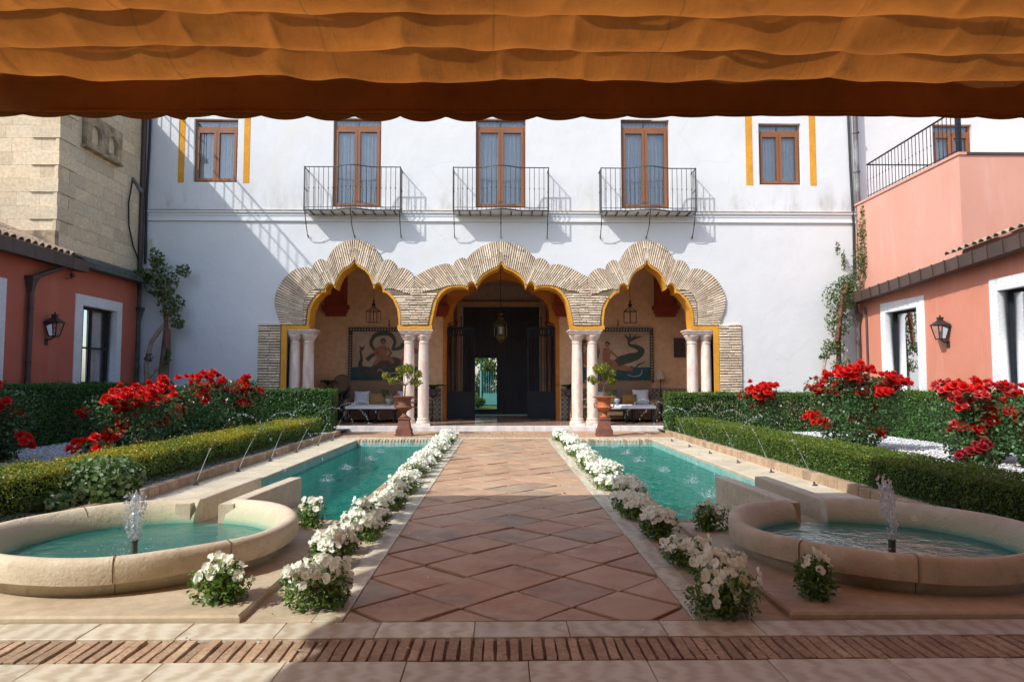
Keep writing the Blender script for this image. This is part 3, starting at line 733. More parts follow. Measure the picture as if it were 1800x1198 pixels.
# ochre lining of the three openings
def offset_poly(P, d):
    out = []
    for i, p in enumerate(P):
        a = Vector(P[max(i-1,0)]); b = Vector(P[min(i+1,len(P)-1)]); t = (b-a); t = t.normalized() if t.length > 1e-6 else Vector((1,0))
        out.append((p[0]-t.y*d, p[1]+t.x*d))
    return out
inn = offset_poly(OPEN, -.012); out = offset_poly(OPEN, .055)
lin = MB(); n = len(OPEN); y0, y1 = YF-.028, YF+.53
for (x, z) in inn: lin.v += [(x,y0,z),(x,y1,z)]
for (x, z) in out: lin.v += [(x,y0,z)]
for k in range(n-1):
    lin.f.append((2*k,2*k+1,2*k+3,2*k+2)); lin.mi.append(0); lin.f.append((2*k,2*k+2,2*n+k+1,2*n+k)); lin.mi.append(0)
obj('arch_lining', lin, 'yellow', bld)
for s in (-1, 1): obj('jamb_pilaster', MB().box(min(s*5.80,s*5.945), max(s*5.80,s*5.945), YF-.035, YF+.53, .13, 2.86), 'yellow', bld)
for a_, b_ in ((-5.80,-5.18),(-2.82,-1.88),(1.88,2.82),(5.18,5.80)): obj('impost_band', MB().box(a_, b_, YF-.0295, YF+.01, 2.742, 2.852), 'yellow', bld)

# --- brick arches: each brick a part
def lerp(a, b, t): return a+(b-a)*t
def fan(parent, pairs, cx, sx, yb=YF-.058, pitch=.064):
    pts = [((cx+sx*a, b), (cx+sx*c, d)) for a, b, c, d in pairs]
    # resample by the mean of inner and outer arc length
    L = [0.0]
    for (i0,o0),(i1,o1) in zip(pts, pts[1:]): L.append(L[-1]+.35*math.dist(i0,i1)+.65*math.dist(o0,o1))
    n = int(L[-1]/pitch)
    def at(s):
        for k in range(len(L)-1):
            if s <= L[k+1] or k == len(L)-2:
                t = (s-L[k])/max(L[k+1]-L[k],1e-6)
                return [(lerp(pts[k][e][0],pts[k+1][e][0],t), lerp(pts[k][e][1],pts[k+1][e][1],t)) for e in (0,1)]
    for q in range(n):
        a, b = at(L[-1]*q/n), at(L[-1]*(q+1)/n)
        i = ((a[0][0]+b[0][0])/2,(a[0][1]+b[0][1])/2); o = ((a[1][0]+b[1][0])/2,(a[1][1]+b[1][1])/2)
        ax = Vector((o[0]-i[0],o[1]-i[1])).normalized(); per = Vector((-ax.y,ax.x))
        w0 = abs(Vector((b[0][0]-a[0][0],b[0][1]-a[0][1])).dot(per)); w1 = abs(Vector((b[1][0]-a[1][0],b[1][1]-a[1][1])).dot(per))
        sp = sorted([0,1]+[random.uniform(.34,.62)])
        for t0, t1 in zip(sp, sp[1:]):
            w = max(lerp(w0,w1,(t0+t1)/2)-.021, .022)
            brick2d(parent, (lerp(i[0],o[0],t0)+ax.x*.004, lerp(i[1],o[1],t0)+ax.y*.004), (lerp(i[0],o[0],t1)-ax.x*.005, lerp(i[1],o[1],t1)-ax.y*.005), min(w,.044), yb)
def interp(P, z):
    for (x0,z0),(x1,z1) in zip(P,P[1:]):
        if (z0-z)*(z1-z) <= 0 and abs(z1-z0) > 1e-6: return x0+(x1-x0)*(z-z0)/(z1-z0)
    return None
def plate_poly(pairs, cx, sx): return [(cx+sx*a,b) for a,b,c,d in pairs], [(cx+sx*c,d) for a,b,c,d in pairs]
def courses(parent, fl, fr, z0, z1, pitch=.067, yb=YF-.056, lo=.16, hi=.30):
    z = z0
    while z < z1:
        a, b = fl(z+pitch/2), fr(z+pitch/2)
        if a is not None and b is not None and b-a > .05:
            x = a+.01
            while x < b-.03:
                l = random.uniform(lo, hi); e = min(x+l, b-.008)
                if b-e < .07: e = b-.008
                dz = random.uniform(-.006,.006)
                brick2d(parent, (x, z+pitch/2+dz), (e-.012, z+pitch/2+dz+random.uniform(-.005,.005)), pitch-.027+random.uniform(-.006,.006), yb); x = e
        z += pitch
def mortar(parent, poly):
    obj('mortar_bed', plate(poly, (), .05, YP(YF-.034)), 'mortar', parent)
lobeS = [p for p in SI if p[1] <= 3.86][0:]; lobeC = [p for p in CI if p[0] >= 1.0]
arches = {}
for nm, cx, lab in (('L',-4,'pointed multifoil brick arch over the bay beside the left pool'),('C',0,'wide multifoil brick arch over the central doorway bay'),('R',4,'pointed multifoil brick arch over the bay beside the right pool')):
    A = thing('brick_arch', lab, 'arch', (cx, YF-.05, 2.75), 0, 'brick arches of the arcade'); arches[nm] = A
    if nm == 'C':
        for s in (-1,1): fan(A, CP, 0, s)
        i1, o1 = plate_poly(CP, 0, 1); i0, o0 = plate_poly(CP, 0, -1)
        mortar(A, i0[::-1]+i1[1:]+o1[::-1]+o0[1:])
    else:
        so = -1 if nm == 'L' else 1
        fan(A, SO, cx, so); fan(A, SN, cx, -so)
        i1, o1 = plate_poly(SO, cx, so); i0, o0 = plate_poly(SN, cx, -so)
        mortar(A, i0[::-1]+i1[1:]+o1[::-1]+o0[1:])
        # level courses: outer haunch and the spandrel shared with the centre arch (all under the side arch)
        inn_o = [(a,b) for a,b,c,d in SO if a > .9]
        lf = lambda z: (lambda v: None if v is None else v+.07)(interp(SI[14:], z))
        of = lambda z: interp(inn_o, z)
        if so < 0: courses(A, lambda z: (lambda v: None if v is None else cx-v)(of(z)), lambda z: (lambda v: None if v is None else cx-v)(lf(z)), 2.86, 3.86)
        else: courses(A, lambda z: (lambda v: None if v is None else cx+v)(lf(z)), lambda z: (lambda v: None if v is None else cx+v)(of(z)), 2.86, 3.86)
        hp = [(cx+so*x, z) for x, z in offset_poly(SI[14:], .055)]
        hp = [(cx+so*(x+.06), z) for x, z in SI[14:-1]]+[(cx+so*1.29, 2.84)]
        mortar(A, hp+[(cx+so*1.37,2.84)]+[(cx+so*a,b) for a,b in inn_o[::-1]])
        inn_n = [(a,b) for a,b,c,d in SN if a > .9]; inn_c = [(a,b) for a,b,c,d in CP if a > 1.5]
        cf = lambda z: (lambda v: None if v is None else v+.07)(interp(CI[14:], z))
        def edge_side(z):        # distance from x=0 of the side-arch edge of the spandrel
            v = interp(SI[14:], z); v = 0 if v is None else v+.07
            w = interp(inn_n, z) if z > 3.69 else 0
            return 4-max(v, w or 0)
        def edge_centre(z):
            v = interp(CI[14:], z); v = 0 if v is None else v+.07
            if z > 3.74:
                w = interp(inn_c, z); v = max(v, w or 0)
            return v
        zz = 2.86
        if so < 0: courses(A, lambda z: -edge_side(z), lambda z: -edge_centre(z), 2.86, 3.80)
        else: courses(A, edge_centre, edge_side, 2.86, 3.80)
        cl_ = [(x+.05, z+.03) for x, z in CI[14:-1]]; sl_ = [(4-x-.05, z+.03) for x, z in SI[15:-1]]
        pl_ = [(1.96, 2.84)]+cl_[::-1]+[(1.1,4.05),(1.7,4.0),(2.37,3.9),(2.8,3.92),(3.02,3.95)]+sl_+[(4-1.27,2.84)]
        obj('mortar_bed', plate([(so*x, z) for x, z in pl_], (), .03, YP(YF-.0305)), 'mortar', A)
for s, lab in ((-1,'tall brick pier standing left of the arcade, behind the hedge'),(1,'tall brick pier standing right of the arcade, behind the hedge')):
    P = thing('brick_pier', lab, 'pier', (s*6.26, YF, 0), 0, 'brick piers at the arcade ends')
    xa, xb = sorted((s*5.95, s*6.575))
    obj('mortar_bed', MB().box(xa+.01, xb-.01, YF-.03, YF+.02, .0, 2.87), 'mortar', P)
    courses(P, lambda z: xa, lambda z: xb, .02, 2.88, .072, YF-.055, .20, .34)

# --- marble step and gallery floor
stp = struct('marble_step', MB().box(-9.7, 9.7, 18.34, 25.2, -.02, .10), 'bed')
x = -6.6
while x < 6.6:
    w = random.uniform(.9,1.2); e = min(x+w,6.6); obj('slab', MB().bbox(x+.002, e-.002, 18.30, 18.72, .004, .130, .006), 'marblewhite', stp); x = e
for k in range(-11, 11):
    for j in range(7):
        obj('tile', MB().bbox(k*.6+.003, k*.6+.597, 18.724+j*.72, 18.724+j*.72+.714, .09, .128, .002), 'gallfloor', stp)

# --- twin marble columns
def column(x, lab):
    c = thing('marble_column', lab, 'column', (x, 18.80, .13), 0, 'marble columns of the arcade')
    b = MB(); b.box(x-.20,x+.20,18.60,19.0,.13,.20); b.lathe([(.195,.20),(.20,.225),(.19,.25),(.165,.26),(.165,.28),(.175,.30),(.17,.325),(.15,.335)], 28, (x,18.80,0), False)
    obj('base', b, 'marblecol', c, True, 35)
    prof = [(.150,.335),(.152,.9),(.150,1.5),(.142,2.0),(.133,2.36),(.145,2.37),(.15,2.385),(.145,2.40)]
    obj('shaft', MB().lathe(prof, 28, (x,18.80,0), False), 'marblecol', c, True, 35)
    obj('capital', MB().lathe([(.135,2.40),(.135,2.44),(.15,2.46),(.175,2.50),(.205,2.55),(.22,2.575),(.22,2.60)], 28, (x,18.80,0), False), 'marblecol', c, True, 35)
CLAB = {-5.66:'leftmost column, half hidden behind the ochre pilaster on the left',-5.28:'column right of the left ochre pilaster, behind the hedge end',-2.53:'left column of the pair behind the left urn',-2.13:'right column of the pair beside the left urn, nearer the doorway',
        2.09:'left column of the pair beside the right urn, nearer the doorway',2.51:'right column of the pair behind the right urn',5.28:'column left of the right ochre pilaster, above the hedge end',5.67:'rightmost column, half hidden behind the ochre pilaster on the right'}
for x, lab in CLAB.items(): column(x, 'pink-veined marble '+lab)
for xc, w, lab in ((-5.47,.36,'left outer'),(-2.33,.44,'left inner'),(2.30,.44,'right inner'),(5.47,.36,'right outer')):
    ab = thing('impost_block', 'moulded marble block over the %s pair of columns' % lab, 'impost', (xc,18.8,2.6), 0, 'impost blocks over the columns')
    w = .40 if abs(xc) > 4 else .44
    for z0, z1, e in ((2.60,2.645,-.03),(2.645,2.70,.0),(2.70,2.742,.03)):
        obj('moulding', MB().box(max(xc-w-e,-5.79) , min(xc+w+e,5.79), 18.56-e, 19.04+e, z0+.001, z1), 'marblecol', ab)

# --- gallery back wall with inner lobed arch, vestibule and doors
YB = 21.75
BI = [(0,4.62),(.30,4.60),(.60,4.50),(.85,4.32),(.98,4.13),(1.06,4.16),(1.22,4.08),(1.42,3.90),(1.54,3.62),(1.55,3.35),(1.49,3.14),(1.70,3.10),(1.73,3.04),(1.73,.128)]
bi = arch_curve(BI, 0)
gw = thing('gallery_wall', 'salmon plaster rear wall of the shaded arcade gallery', 'wall', (0, YB, .13))
obj('plaster', plate([(-9.7,.128)]+bi+[(9.7,.128),(9.7,5.3),(-9.7,5.3)], (), .35, YP(YB)), 'gal', gw)
inn = offset_poly(bi, -.01); out = offset_poly(bi, .34); out = [(max(-1.86,min(1.86,x)), z) for x, z in out]
lin = MB(); n = len(bi)
for (x,z) in inn: lin.v += [(x,YB-.012,z),(x,YB+.36,z)]
for (x,z) in out: lin.v += [(x,YB-.012,max(z,.13))]
for k in range(n-1):
    lin.f.append((2*k,2*k+1,2*k+3,2*k+2)); lin.mi.append(0); lin.f.append((2*k,2*k+2,2*n+k+1,2*n+k)); lin.mi.append(0)
obj('painted_surround', lin, 'orange', gw)
for a, b in ((-9.7,-1.90),(1.90,9.7)): obj('tile_dado', MB().box(a,b,YB-.02,YB+.02,.13,1.12), 'azulejo', gw)
for s in (-1,1):                                          # red pilaster ends with stepped corbels
    for xc, w in ((s*5.25,.34),(s*2.02,.30)):
        c = MB(); c.box(xc-w,xc+w,YB-.22,YB+.01,3.72,5.3); c.box(xc-w-.08,xc+w+.08,YB-.28,YB+.01,3.62,3.74)
        c.box(xc-w-.02,xc+w+.02,YB-.22,YB+.01,3.50,3.62); c.box(xc-w+.02,xc+w-.02,YB-.16,YB+.01,3.40,3.50)
        obj('corbel', c, 'redpaint', gw)
ew = MB(); ew.box(-6.75,-6.6,19.06,YB,.128,5.3); ew.box(6.6,6.75,19.06,YB,.128,5.3); obj('end_wall', ew, 'gal', gw)
ve = thing('vestibule', 'dim entrance passage behind the iron gates', 'passage', (0, 23.5, .13))
obj('side_wall', MB().box(-2.0,-1.80,YB+.37,25.0,.128,4.9), 'redpaint', ve); obj('side_wall', MB().box(1.80,2.0,YB+.37,25.0,.128,4.9), 'redpaint', ve)
obj('ceiling', MB().box(-2.0,2.0,YB+.36,25.0,4.85,5.0), 'galdark', ve)
obj('rear_wall', plate([(-9.7,.128),(-1.42,.128),(-1.42,4.08),(1.42,4.08),(1.42,.128),(9.7,.128),(9.7,9.4),(-9.7,9.4)], (), .25, YP(25.0)), 'galdark', ve)
for s in (-1,1): obj('inner_pilaster', MB().box(min(s*1.44,s*1.62),max(s*1.44,s*1.62),24.8,25.0,.128,4.3), 'gal', ve)
obj('lintel', MB().box(-1.62,1.62,24.82,24.99,4.10,4.24), 'gal', ve)
dr = thing('timber_door', 'huge dark panelled timber double door with a small open wicket', 'door', (0, 25.06, .13))
WK = (-.955,-.16,.34,2.20)
obj('leaf', plate(rect(-1.41,-.008,.14,4.07), [rect(*WK)], .08, YP(25.06)), 'door', dr); obj('leaf', plate(rect(.008,1.41,.14,4.07), (), .08, YP(25.06)), 'door', dr)
for s in (-1,1):
    for z0, z1 in ((.22,.86),(.92,1.50),(1.56,2.14),(2.26,2.86),(2.92,3.46),(3.52,4.0)):
        for xa, xb in ((.10,.66),(.74,1.32)):
            a, b = sorted((s*xa, s*xb))
            if s < 0 and z0 < 2.2 and b > WK[0]-.02 and a < WK[1]+.02:
                continue
            f = MB(); f.box(a,b,25.035,25.062,z0,z0+.05); f.box(a,b,25.035,25.062,z1-.05,z1); f.box(a,a+.05,25.036,25.062,z0+.05,z1-.05); f.box(b-.05,b,25.036,25.062,z0+.05,z1-.05); f.bbox(a+.14,b-.14,25.030,25.062,z0+.12,z1-.12,.008)
            obj('panel', f, 'door', dr)
    if s < 0:
        f = MB(); a, b, c, d = WK
        f.box(a-.05,a,25.02,25.062,c-.05,d+.05); f.box(b,b+.05,25.02,25.062,c-.05,d+.05); f.box(a,b,25.02,25.062,d,d+.05); f.box(a,b,25.02,25.062,c-.05,c)
        obj('wicket_frame', f, 'door', dr)
obj('meeting_strip', MB().box(-.045,.045,25.030,25.059,.14,4.07), 'door', dr)
# iron gates: fixed side leaves
for s, lab in ((-1,'dark iron gate leaf left of the doorway with solid lower panel'),(1,'dark iron gate leaf right of the doorway with solid lower panel')):
    gt = thing('iron_gate', lab, 'gate', (s*1.28, YB+.02, .13), 0, 'iron gate leaves')
    a, b = sorted((s*.83, s*1.72)); y0 = YB-.06; y1 = YB-.02
    obj('lower_panel', MB().bbox(a,b,y0,y1,.16,1.02,.006), 'gateiron', gt)
    obj('panel_boss', MB().lathe([(.0,0),(.05,.0),(.05,.02),(.0,.03)], 10, ((a+b)/2, YB-.07, .56), False), 'iron', gt)
    fr = MB(); fr.box(a,a+.045,y0,y1,1.021,2.98); fr.box(b-.045,b,y0,y1,1.021,2.98); fr.box(a,b,y0-.004,y1+.004,2.981,3.06); fr.box(a+.045,b-.045,y0,y1,2.78,2.82)
    obj('frame', fr, 'gateiron', gt)
    n = 7; bar = MB().tube([(0,0,0),(0,0,1.76)], .013, 6).mesh('bar'); bar.materials.append(MT['gateiron'])
    for k in range(n): inst('bar', bar, gt, Matrix.Translation((a+.045+(b-a-.09)*(k+1)/(n+1), (y0+y1)/2, 1.02)))
    dn = MB()
    for k in range(10): xx = a+.05+(b-a-.1)*(k+.5)/10; dn.box(xx-.022,xx+.022,y0+.002,y1-.002,2.822,2.979)
    obj('frieze', dn, 'gateiron', gt)
    scr = MB()
    for k, (cx0, rr) in enumerate((((a+b)/2-.2,.10),((a+b)/2+.2,.10),((a+b)/2-.36,.06),((a+b)/2+.36,.06))):
        pts = [(cx0+rr*(1-t*.75)*math.cos(t*9+ (0 if k%2 else math.pi)), (y0+y1)/2, 3.07+rr+rr*(1-t*.75)*math.sin(t*9)) for t in [q/24 for q in range(25)]]
        scr.tube(pts, .011, 5)
    scr.tube([((a+b)/2,(y0+y1)/2,3.05),((a+b)/2,(y0+y1)/2,3.34)], .014, 6); scr.ico(((a+b)/2,(y0+y1)/2,3.36), .035)
    obj('crest_scroll', scr, 'gateiron', gt)
# ================================================================== balconies
def balcony(xc, lab):
    B = thing('balcony', lab, 'balcony', (xc, YF, 5.85), 0, 'wrought iron balconies')
    hw, yo, bow, bh = 1.285, YF-.45, .20, .62
    def plan(x):                     # front line of the balcony, bowed in the middle
        t = abs(x)/bh
        return yo - (bow*(.5+.5*math.cos(math.pi*t)) if t < 1 else 0)
    xs = [-hw]+[-bh+2*bh*k/16 for k in range(17)]+[hw]
    front = [(xc+x, plan(x)) for x in xs]
    poly = front+[(xc+hw, YF-.0), (xc-hw, YF-.0)]
    obj('floor_slab', MB().prism(poly, 5.895, 5.93), 'whitepaint', B)
    e = MB(); e.tube([(xc-hw,YF-.14,5.905)]+[(x,y-.006,5.905) for x,y in front]+[(xc+hw,YF-.14,5.905)], .022, 4)
    obj('floor_rim', e, 'iron', B)
    ra = MB(); ra.tube([(xc-hw,YF+.03,7.08)]+[(x,y,7.08) for x,y in front]+[(xc+hw,YF+.03,7.08)], .016, 4); obj('handrail', ra, 'iron', B)
    lo = MB(); lo.tube([(xc-hw,YF-.14,5.99)]+[(x,y,5.99) for x,y in front]+[(xc+hw,YF-.14,5.99)], .009, 4); obj('lower_rail', lo, 'iron', B)
    bm = MB(); bm.tube([(0,0,0),(0,0,.56)], .0085, 5); bm.tube([(0,0,.56),(0,0,.585),(0,0,.61)], [.009,.020,.009], 6); bm.tube([(0,0,.61),(0,0,1.16)], .0085, 5)
    me = bm.mesh('baluster'); me.materials.append(MT['iron'])
    n = 20
    for k in range(n+1):
        x = -hw+2*hw*k/n; inst('baluster', me, B, Matrix.Translation((xc+x, plan(x), 5.92)))
    for s in (-1,1):
        for q in (.12,.24,.36): inst('baluster', me, B, Matrix.Translation((xc+s*hw, YF-q, 5.92)))
    pm = MB(); pm.tube([(0,0,0),(0,0,1.2)], .016, 4); pm = pm.mesh('corner_post'); pm.materials.append(MT['iron'])
    for s in (-1,1): inst('corner_post', pm, B, Matrix.Translation((xc+s*hw, yo, 5.90)))
    jm = MB().box(-.012,.012,-.40,0,-.03,0).mesh('joist'); jm.materials.append(MT['iron'])
    for k in range(9): inst('joist', jm, B, Matrix.Translation((xc-hw+.16+2*(hw-.16)*k/8, YF-.03, 5.893)))
    for x in (-hw+.02, 0, hw-.02):                                   # iron stays with curled ends
        y = plan(x)
        pts = [(xc+x,y,5.90),(xc+x,y+.06,5.80),(xc+x,y+.10,5.70),(xc+x,y+.20,5.50),(xc+x,YF-.10,5.27),(xc+x,YF-.03,5.24),(xc+x,YF-.02,5.29),(xc+x,YF-.06,5.31)]
        t = MB().tube(pts, .012, 5); t.tube([(xc+x,y+.14,5.60),(xc+x,y+.16,5.575),(xc+x,y+.18,5.55)], [.01,.022,.01], 6)
        obj('stay', t, 'iron', B)
balcony(-4.0, 'curved iron balcony above the left brick arch')
balcony(-.01, 'curved iron balcony above the central brick arch')
balcony(3.98, 'curved iron balcony above the right brick arch')

MT['blind'] = surf('pale_green_blind', (.20,.23,.20), (.17,.20,.175), rough=.9, bump=0)
struct('added_rear_wall', MB().box(-14,14,-2.7,-2.3,0,6.2), 'rearshade')  # unseen wall behind the camera, added to cut fill under the awning
# ================================================================== left houses
XL, XR = -9.75, 9.75
lh = thing('pink_house', 'low terracotta-red house with white-framed windows on the left', 'building', (XL, 12, 0))
LW = [(15.97,17.39,.75,3.10),(11.7,13.28,.75,3.10)]
obj('wall', plate(rect(2,18.54,0,4.02), [rect(w[0]-.1,w[1]+.1,w[2]-.1,w[3]+.1) for w in LW], .4, XPn(XL)), 'pink', lh)
obj('end_wall', MB().box(-16,XL-.02,1.9,2.2,0,5.2), 'pink', lh)
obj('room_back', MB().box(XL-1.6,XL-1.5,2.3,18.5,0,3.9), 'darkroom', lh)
def side_window(parent, y0, y1, z0, z1, fn, s, dark, pm):
    t = .24
    obj('window_surround', plate(rect(y0-.27,y1+.22,z0-.2,z1+.24), [rect(y0,y1,z0,z1)], .30, lambda u, v, d: fn(u, v, d-.022)), 'whitepaint', parent)
    d0 = .20
    f = MB()
    def bx(a,b,c,d,e0=d0,e1=d0+.05):
        p = [fn(a,c,e0), fn(b,d,e1)]
        f.box(*sorted((p[0][0],p[1][0])), *sorted((p[0][1],p[1][1])), *sorted((p[0][2],p[1][2])))
    w = .06
    bx(y0,y0+w,z0,z1); bx(y1-w,y1,z0,z1); bx(y0+w,y1-w,z1-w,z1); bx(y0+w,y1-w,z0,z0+w)
    if dark:
        ym = (y0+y1)/2; bx(ym-.035,ym+.035,z0+w,z1-w)
        for zz in (z0+.55, z0+1.38): bx(y0+w,ym-.035,zz-.02,zz+.02); bx(ym+.035,y1-w,zz-.02,zz+.02)
    wo = obj('window', f, 'gateiron' if not dark else 'iron', parent)
    p = [fn(a,b,d0+.03) for a,b in ((y0+w,z0+w),(y1-w,z0+w),(y1-w,z1-w),(y0+w,z1-w))]
    obj('pane', MB().add(p, [(0,1,2,3)]), pm, wo)
    if not dark:
        q_ = [fn(a,b,.32) for a,b in ((y0+.55*(y1-y0),z0),(y1+1.2,z0),(y1+1.2,z1+.3),(y0+.55*(y1-y0),z1+.3))]
        obj('blind', MB().add(q_, [(0,1,2,3)]), 'blind', wo)
        q_ = [fn(a,b,.44) for a,b in ((y0-.1,z0),(y0+.75*(y1-y0),z0),(y0+.75*(y1-y0),z1+.3),(y0-.1,z1+.3))]
        obj('blind', MB().add(q_, [(0,1,2,3)]), 'blind', wo)
        kc = MB(); yk = y0+.16*(y1-y0); zk = z0+1.1
        for q in range(7):
            aa = -.5+q/6.0; kc.tube([fn(yk+aa*.10,zk+.75,.34), fn(yk+aa*.16,zk+.35,.33), fn(yk+aa*.05,zk,.32), fn(yk+aa*.28,zk-.3,.32)], [.03,.045,.02,.05], 6)
        obj('knotted_curtain', kc, 'cloth', wo, True, 80)
    for a, b in (((y0+.03,y0+(y1-y0)*.42),(y0+(y1-y0)*.55,y1+.6)) if dark else ()):
        c = MB(); n = 36
        for k in range(n+1):
            q = k/n; yy = a+(b-a)*q; dd = .34+.025*math.sin(q*40)
            c.v += [fn(yy,z0+.02,dd), fn(yy,z1+.1,dd+.02)]
        for k in range(n): c.f.append((2*k,2*k+2,2*k+3,2*k+1)); c.mi.append(0)
        obj('curtain', c, 'curtain', wo, True)
for w in LW: side_window(lh, *w, XPn(XL), 1, True, 'pane2')
# tiled roof in front of the stone block
roof = obj('roof', MB().add([(-9.42,1.9,4.06),(-9.42,15.02,4.06),(-13.6,15.02,5.75),(-13.6,1.9,5.75)], [(0,1,2,3)]), 'rooftile', lh)
tm = MB(); n = 7
for k in range(n+1):
    a = math.pi*k/n
    for l, r in ((-.02,.082),(.44,.066)): tm.v.append((-l, r*math.cos(a), r*math.sin(a)*.95))
for k in range(n+1):
    a = math.pi*k/n
    for l, r in ((-.02,.070),(.44,.054)): tm.v.append((-l, r*math.cos(a), r*math.sin(a)*.95))
for k in range(n): tm.f += [(2*k,2*k+1,2*k+3,2*k+2), (2*(n+1)+2*k,2*(n+1)+2*k+2,2*(n+1)+2*k+3,2*(n+1)+2*k+1), (2*k,2*k+2,2*(n+1)+2*k+2,2*(n+1)+2*k)]; tm.mi += [0,0,0]
tmesh = tm.mesh('roof_tile'); smooth(tmesh, 50); tmesh.materials.append(MT['rooftile'])
def tiles(parent, ys, x0, z0, slope, sgn, rows, zf=lambda y: 0):
    ca, sa = math.cos(slope), math.sin(slope)
    for j, y in enumerate(ys):
        for r in range(rows):
            l = r*.38
            M = Matrix.Translation((x0+sgn*(-l*ca), y+random.uniform(-.012,.012), z0+l*sa+.02+r*.002+random.uniform(-.006,.006)+zf(y)))
            M = M @ Matrix.Rotation(0 if sgn > 0 else math.pi, 4, 'Z') @ Matrix.Rotation(slope+.03, 4, 'Y') @ Matrix.Rotation(random.uniform(-.04,.04), 4, 'Z')
            inst('roof_tile', tmesh, parent, M)
tiles(roof, [15.0-.205*k for k in range(22)], -9.42, 4.07, math.atan(1.69/4.18), 1, 7)
obj('roof_flashing', MB().box(-13.6,-9.75,14.90,15.03,4.3,4.62), 'stonedirty', lh)
gut = obj('gutter', MB().box(-9.62,-9.50,2,15.55,3.82,4.0), 'gutter', lh)
y = 2.0
while y < 15.6:
    obj('gutter_segment', MB().bbox(-9.62,-9.40,y+.004,min(y+.62,15.6)-.004,3.80,4.06,.01), 'gutter', gut); y += .62
cg = MB(); cg.box(-9.70,-9.42,15.62,18.3,3.93,4.06); obj('copper_gutter', cg, 'copper', lh)
obj('flashing', MB().add([(-9.80,15.6,4.26),(-9.80,18.45,4.26),(-9.45,18.45,4.07),(-9.45,15.6,4.07)], [(0,1,2,3)]), 'copper', lh)

def downpipe(name, x, y, ztop, lab, hopper_z, m, r=.055, zb=0.0, swan=None, hs=1.0):
    D = thing(name, lab, 'drainpipe', (x, y, zb), 0)
    obj('pipe', MB().tube([(x,y,zb),(x,y,hopper_z-.3)], r, 14), m, D, True, 50)
    h = MB().lathe([(r,hopper_z-.32),(r*1.15,hopper_z-.30),(r*1.25,hopper_z-.24),(r*2.0*hs,hopper_z-.06),(r*2.5*hs,hopper_z-.02),(r*2.5*hs,hopper_z+.03),(r*2.1*hs,hopper_z+.03)], 4, (x,y,0), True, math.pi/4, math.pi/4+2*math.pi)
    obj('hopper', h, m, D)
    if swan: obj('swan_neck', MB().tube(swan, r*.9, 12), m, D, True, 60)
    cl = MB().lathe([(r*1.25,0),(r*1.25,.03)], 12, (0,0,0)).mesh('clamp'); cl.materials.append(MT[m])
    z = .6
    while z < hopper_z-.5: inst('clamp', cl, D, Matrix.Translation((x,y,z))); z += 1.1
downpipe('drainpipe', -9.66, 14.1, 3.9, 'dark metal drainpipe with flared hopper beside the left wall lantern', 3.46, 'gutter', .055, .05, [(-9.66,14.1,3.44),(-9.64,14.25,3.52),(-9.56,14.75,3.74),(-9.52,14.95,3.84),(-9.52,14.97,3.93)])
downpipe('drainpipe', -9.72, 18.38, 4.1, 'greenish copper drainpipe with hopper in the left corner', 3.28, 'copper', .06, .05, [(-9.72,18.38,3.26),(-9.72,18.38,4.05)])
up = thing('drainpipe', 'brown drainpipe climbing the left corner of the white facade', 'drainpipe', (-9.78,18.42,4.1))
obj('pipe', MB().tube([(-9.76,18.44,4.15),(-9.76,18.44,9.0)], .06, 12), 'gutter', up, True, 60)
obj('elbow', MB().tube([(-9.76,18.44,6.45),(-9.80,18.2,6.62),(-9.80,18.0,6.70)], .05, 10), 'pipe', up, True, 60)
tag(obj('cable', MB().tube([(-9.62,18.47,9.0),(-9.63,18.47,7.6),(-9.66,18.47,6.4),(-9.64,18.47,4.5)], .032, 6), 'cable', None, True, 60), 'thick black cable hanging beside the brown left drainpipe', 'cable')
tag(obj('wall_cable', MB().tube([(-9.77,17.95,6.65),(-9.77,17.80,6.0),(-9.77,17.85,5.4),(-9.77,18.1,4.9),(-9.76,18.35,4.6)], .02, 6), 'cable', None, True, 60), 'loose cable looping down the stone wall on the left', 'cable')
tag(obj('junction_box', MB().bbox(-9.56,-9.46,18.46,18.55,4.75,5.2,.01), 'offwhite'), 'small pale electrical box in the left corner of the white facade', 'box')

# stone block above
st = thing('stone_tower', 'golden limestone ashlar building above the left roof', 'building', (-12, 17, 3.9))
obj('core', MB().box(-18,-9.86,15.09,18.53,3.9,8.52), 'stone', st)
obj('cornice', MB().box(-18.1,-9.70,14.96,18.53,8.52,8.66), 'stone', st)
bs = [MB().bbox(-.5,.5,-.5,.5,-.5,.5,.02).mesh('ashlar_block') for _ in range(1)]
bs[0].materials.append(MT['stone'])
z = 3.98; row = 0
while z < 8.5:
    h = .305
    if z > 4.3:
        x = -9.80; k = 0                                   # front face, quoins first
        while x > -14.4:
            w = (.62 if row % 2 else .42) if k == 0 else random.uniform(.42,.75)
            pr = .035 if k == 0 and row % 2 else random.uniform(.0,.003)
            inst('ashlar_block', bs[0], st, Matrix.Translation((x-w/2, 15.09, z+h/2)) @ Matrix.Diagonal((w-.004, .07+2*pr, h-.005, 1))); x -= w; k += 1
    y = 15.03; k = 0
    while y < 18.5:
        w = min((.60 if row % 2 else .40) if k == 0 else random.uniform(.45,.8), 18.5-y)
        pr = .03 if k == 0 and row % 2 else random.uniform(.0,.006)
        if w > .05: inst('ashlar_block', bs[0], st, Matrix.Translation((-9.86, y+w/2+(.004 if k else .0), z+h/2)) @ Matrix.Diagonal((.07+2*pr, w-.004, h-.005, 1)))
        y += w; k += 1
    z += h; row += 1
tr2 = thing('roof_railing', 'iron railing along the roof edge of the stone building', 'railing', (-9.8,16.8,8.66))
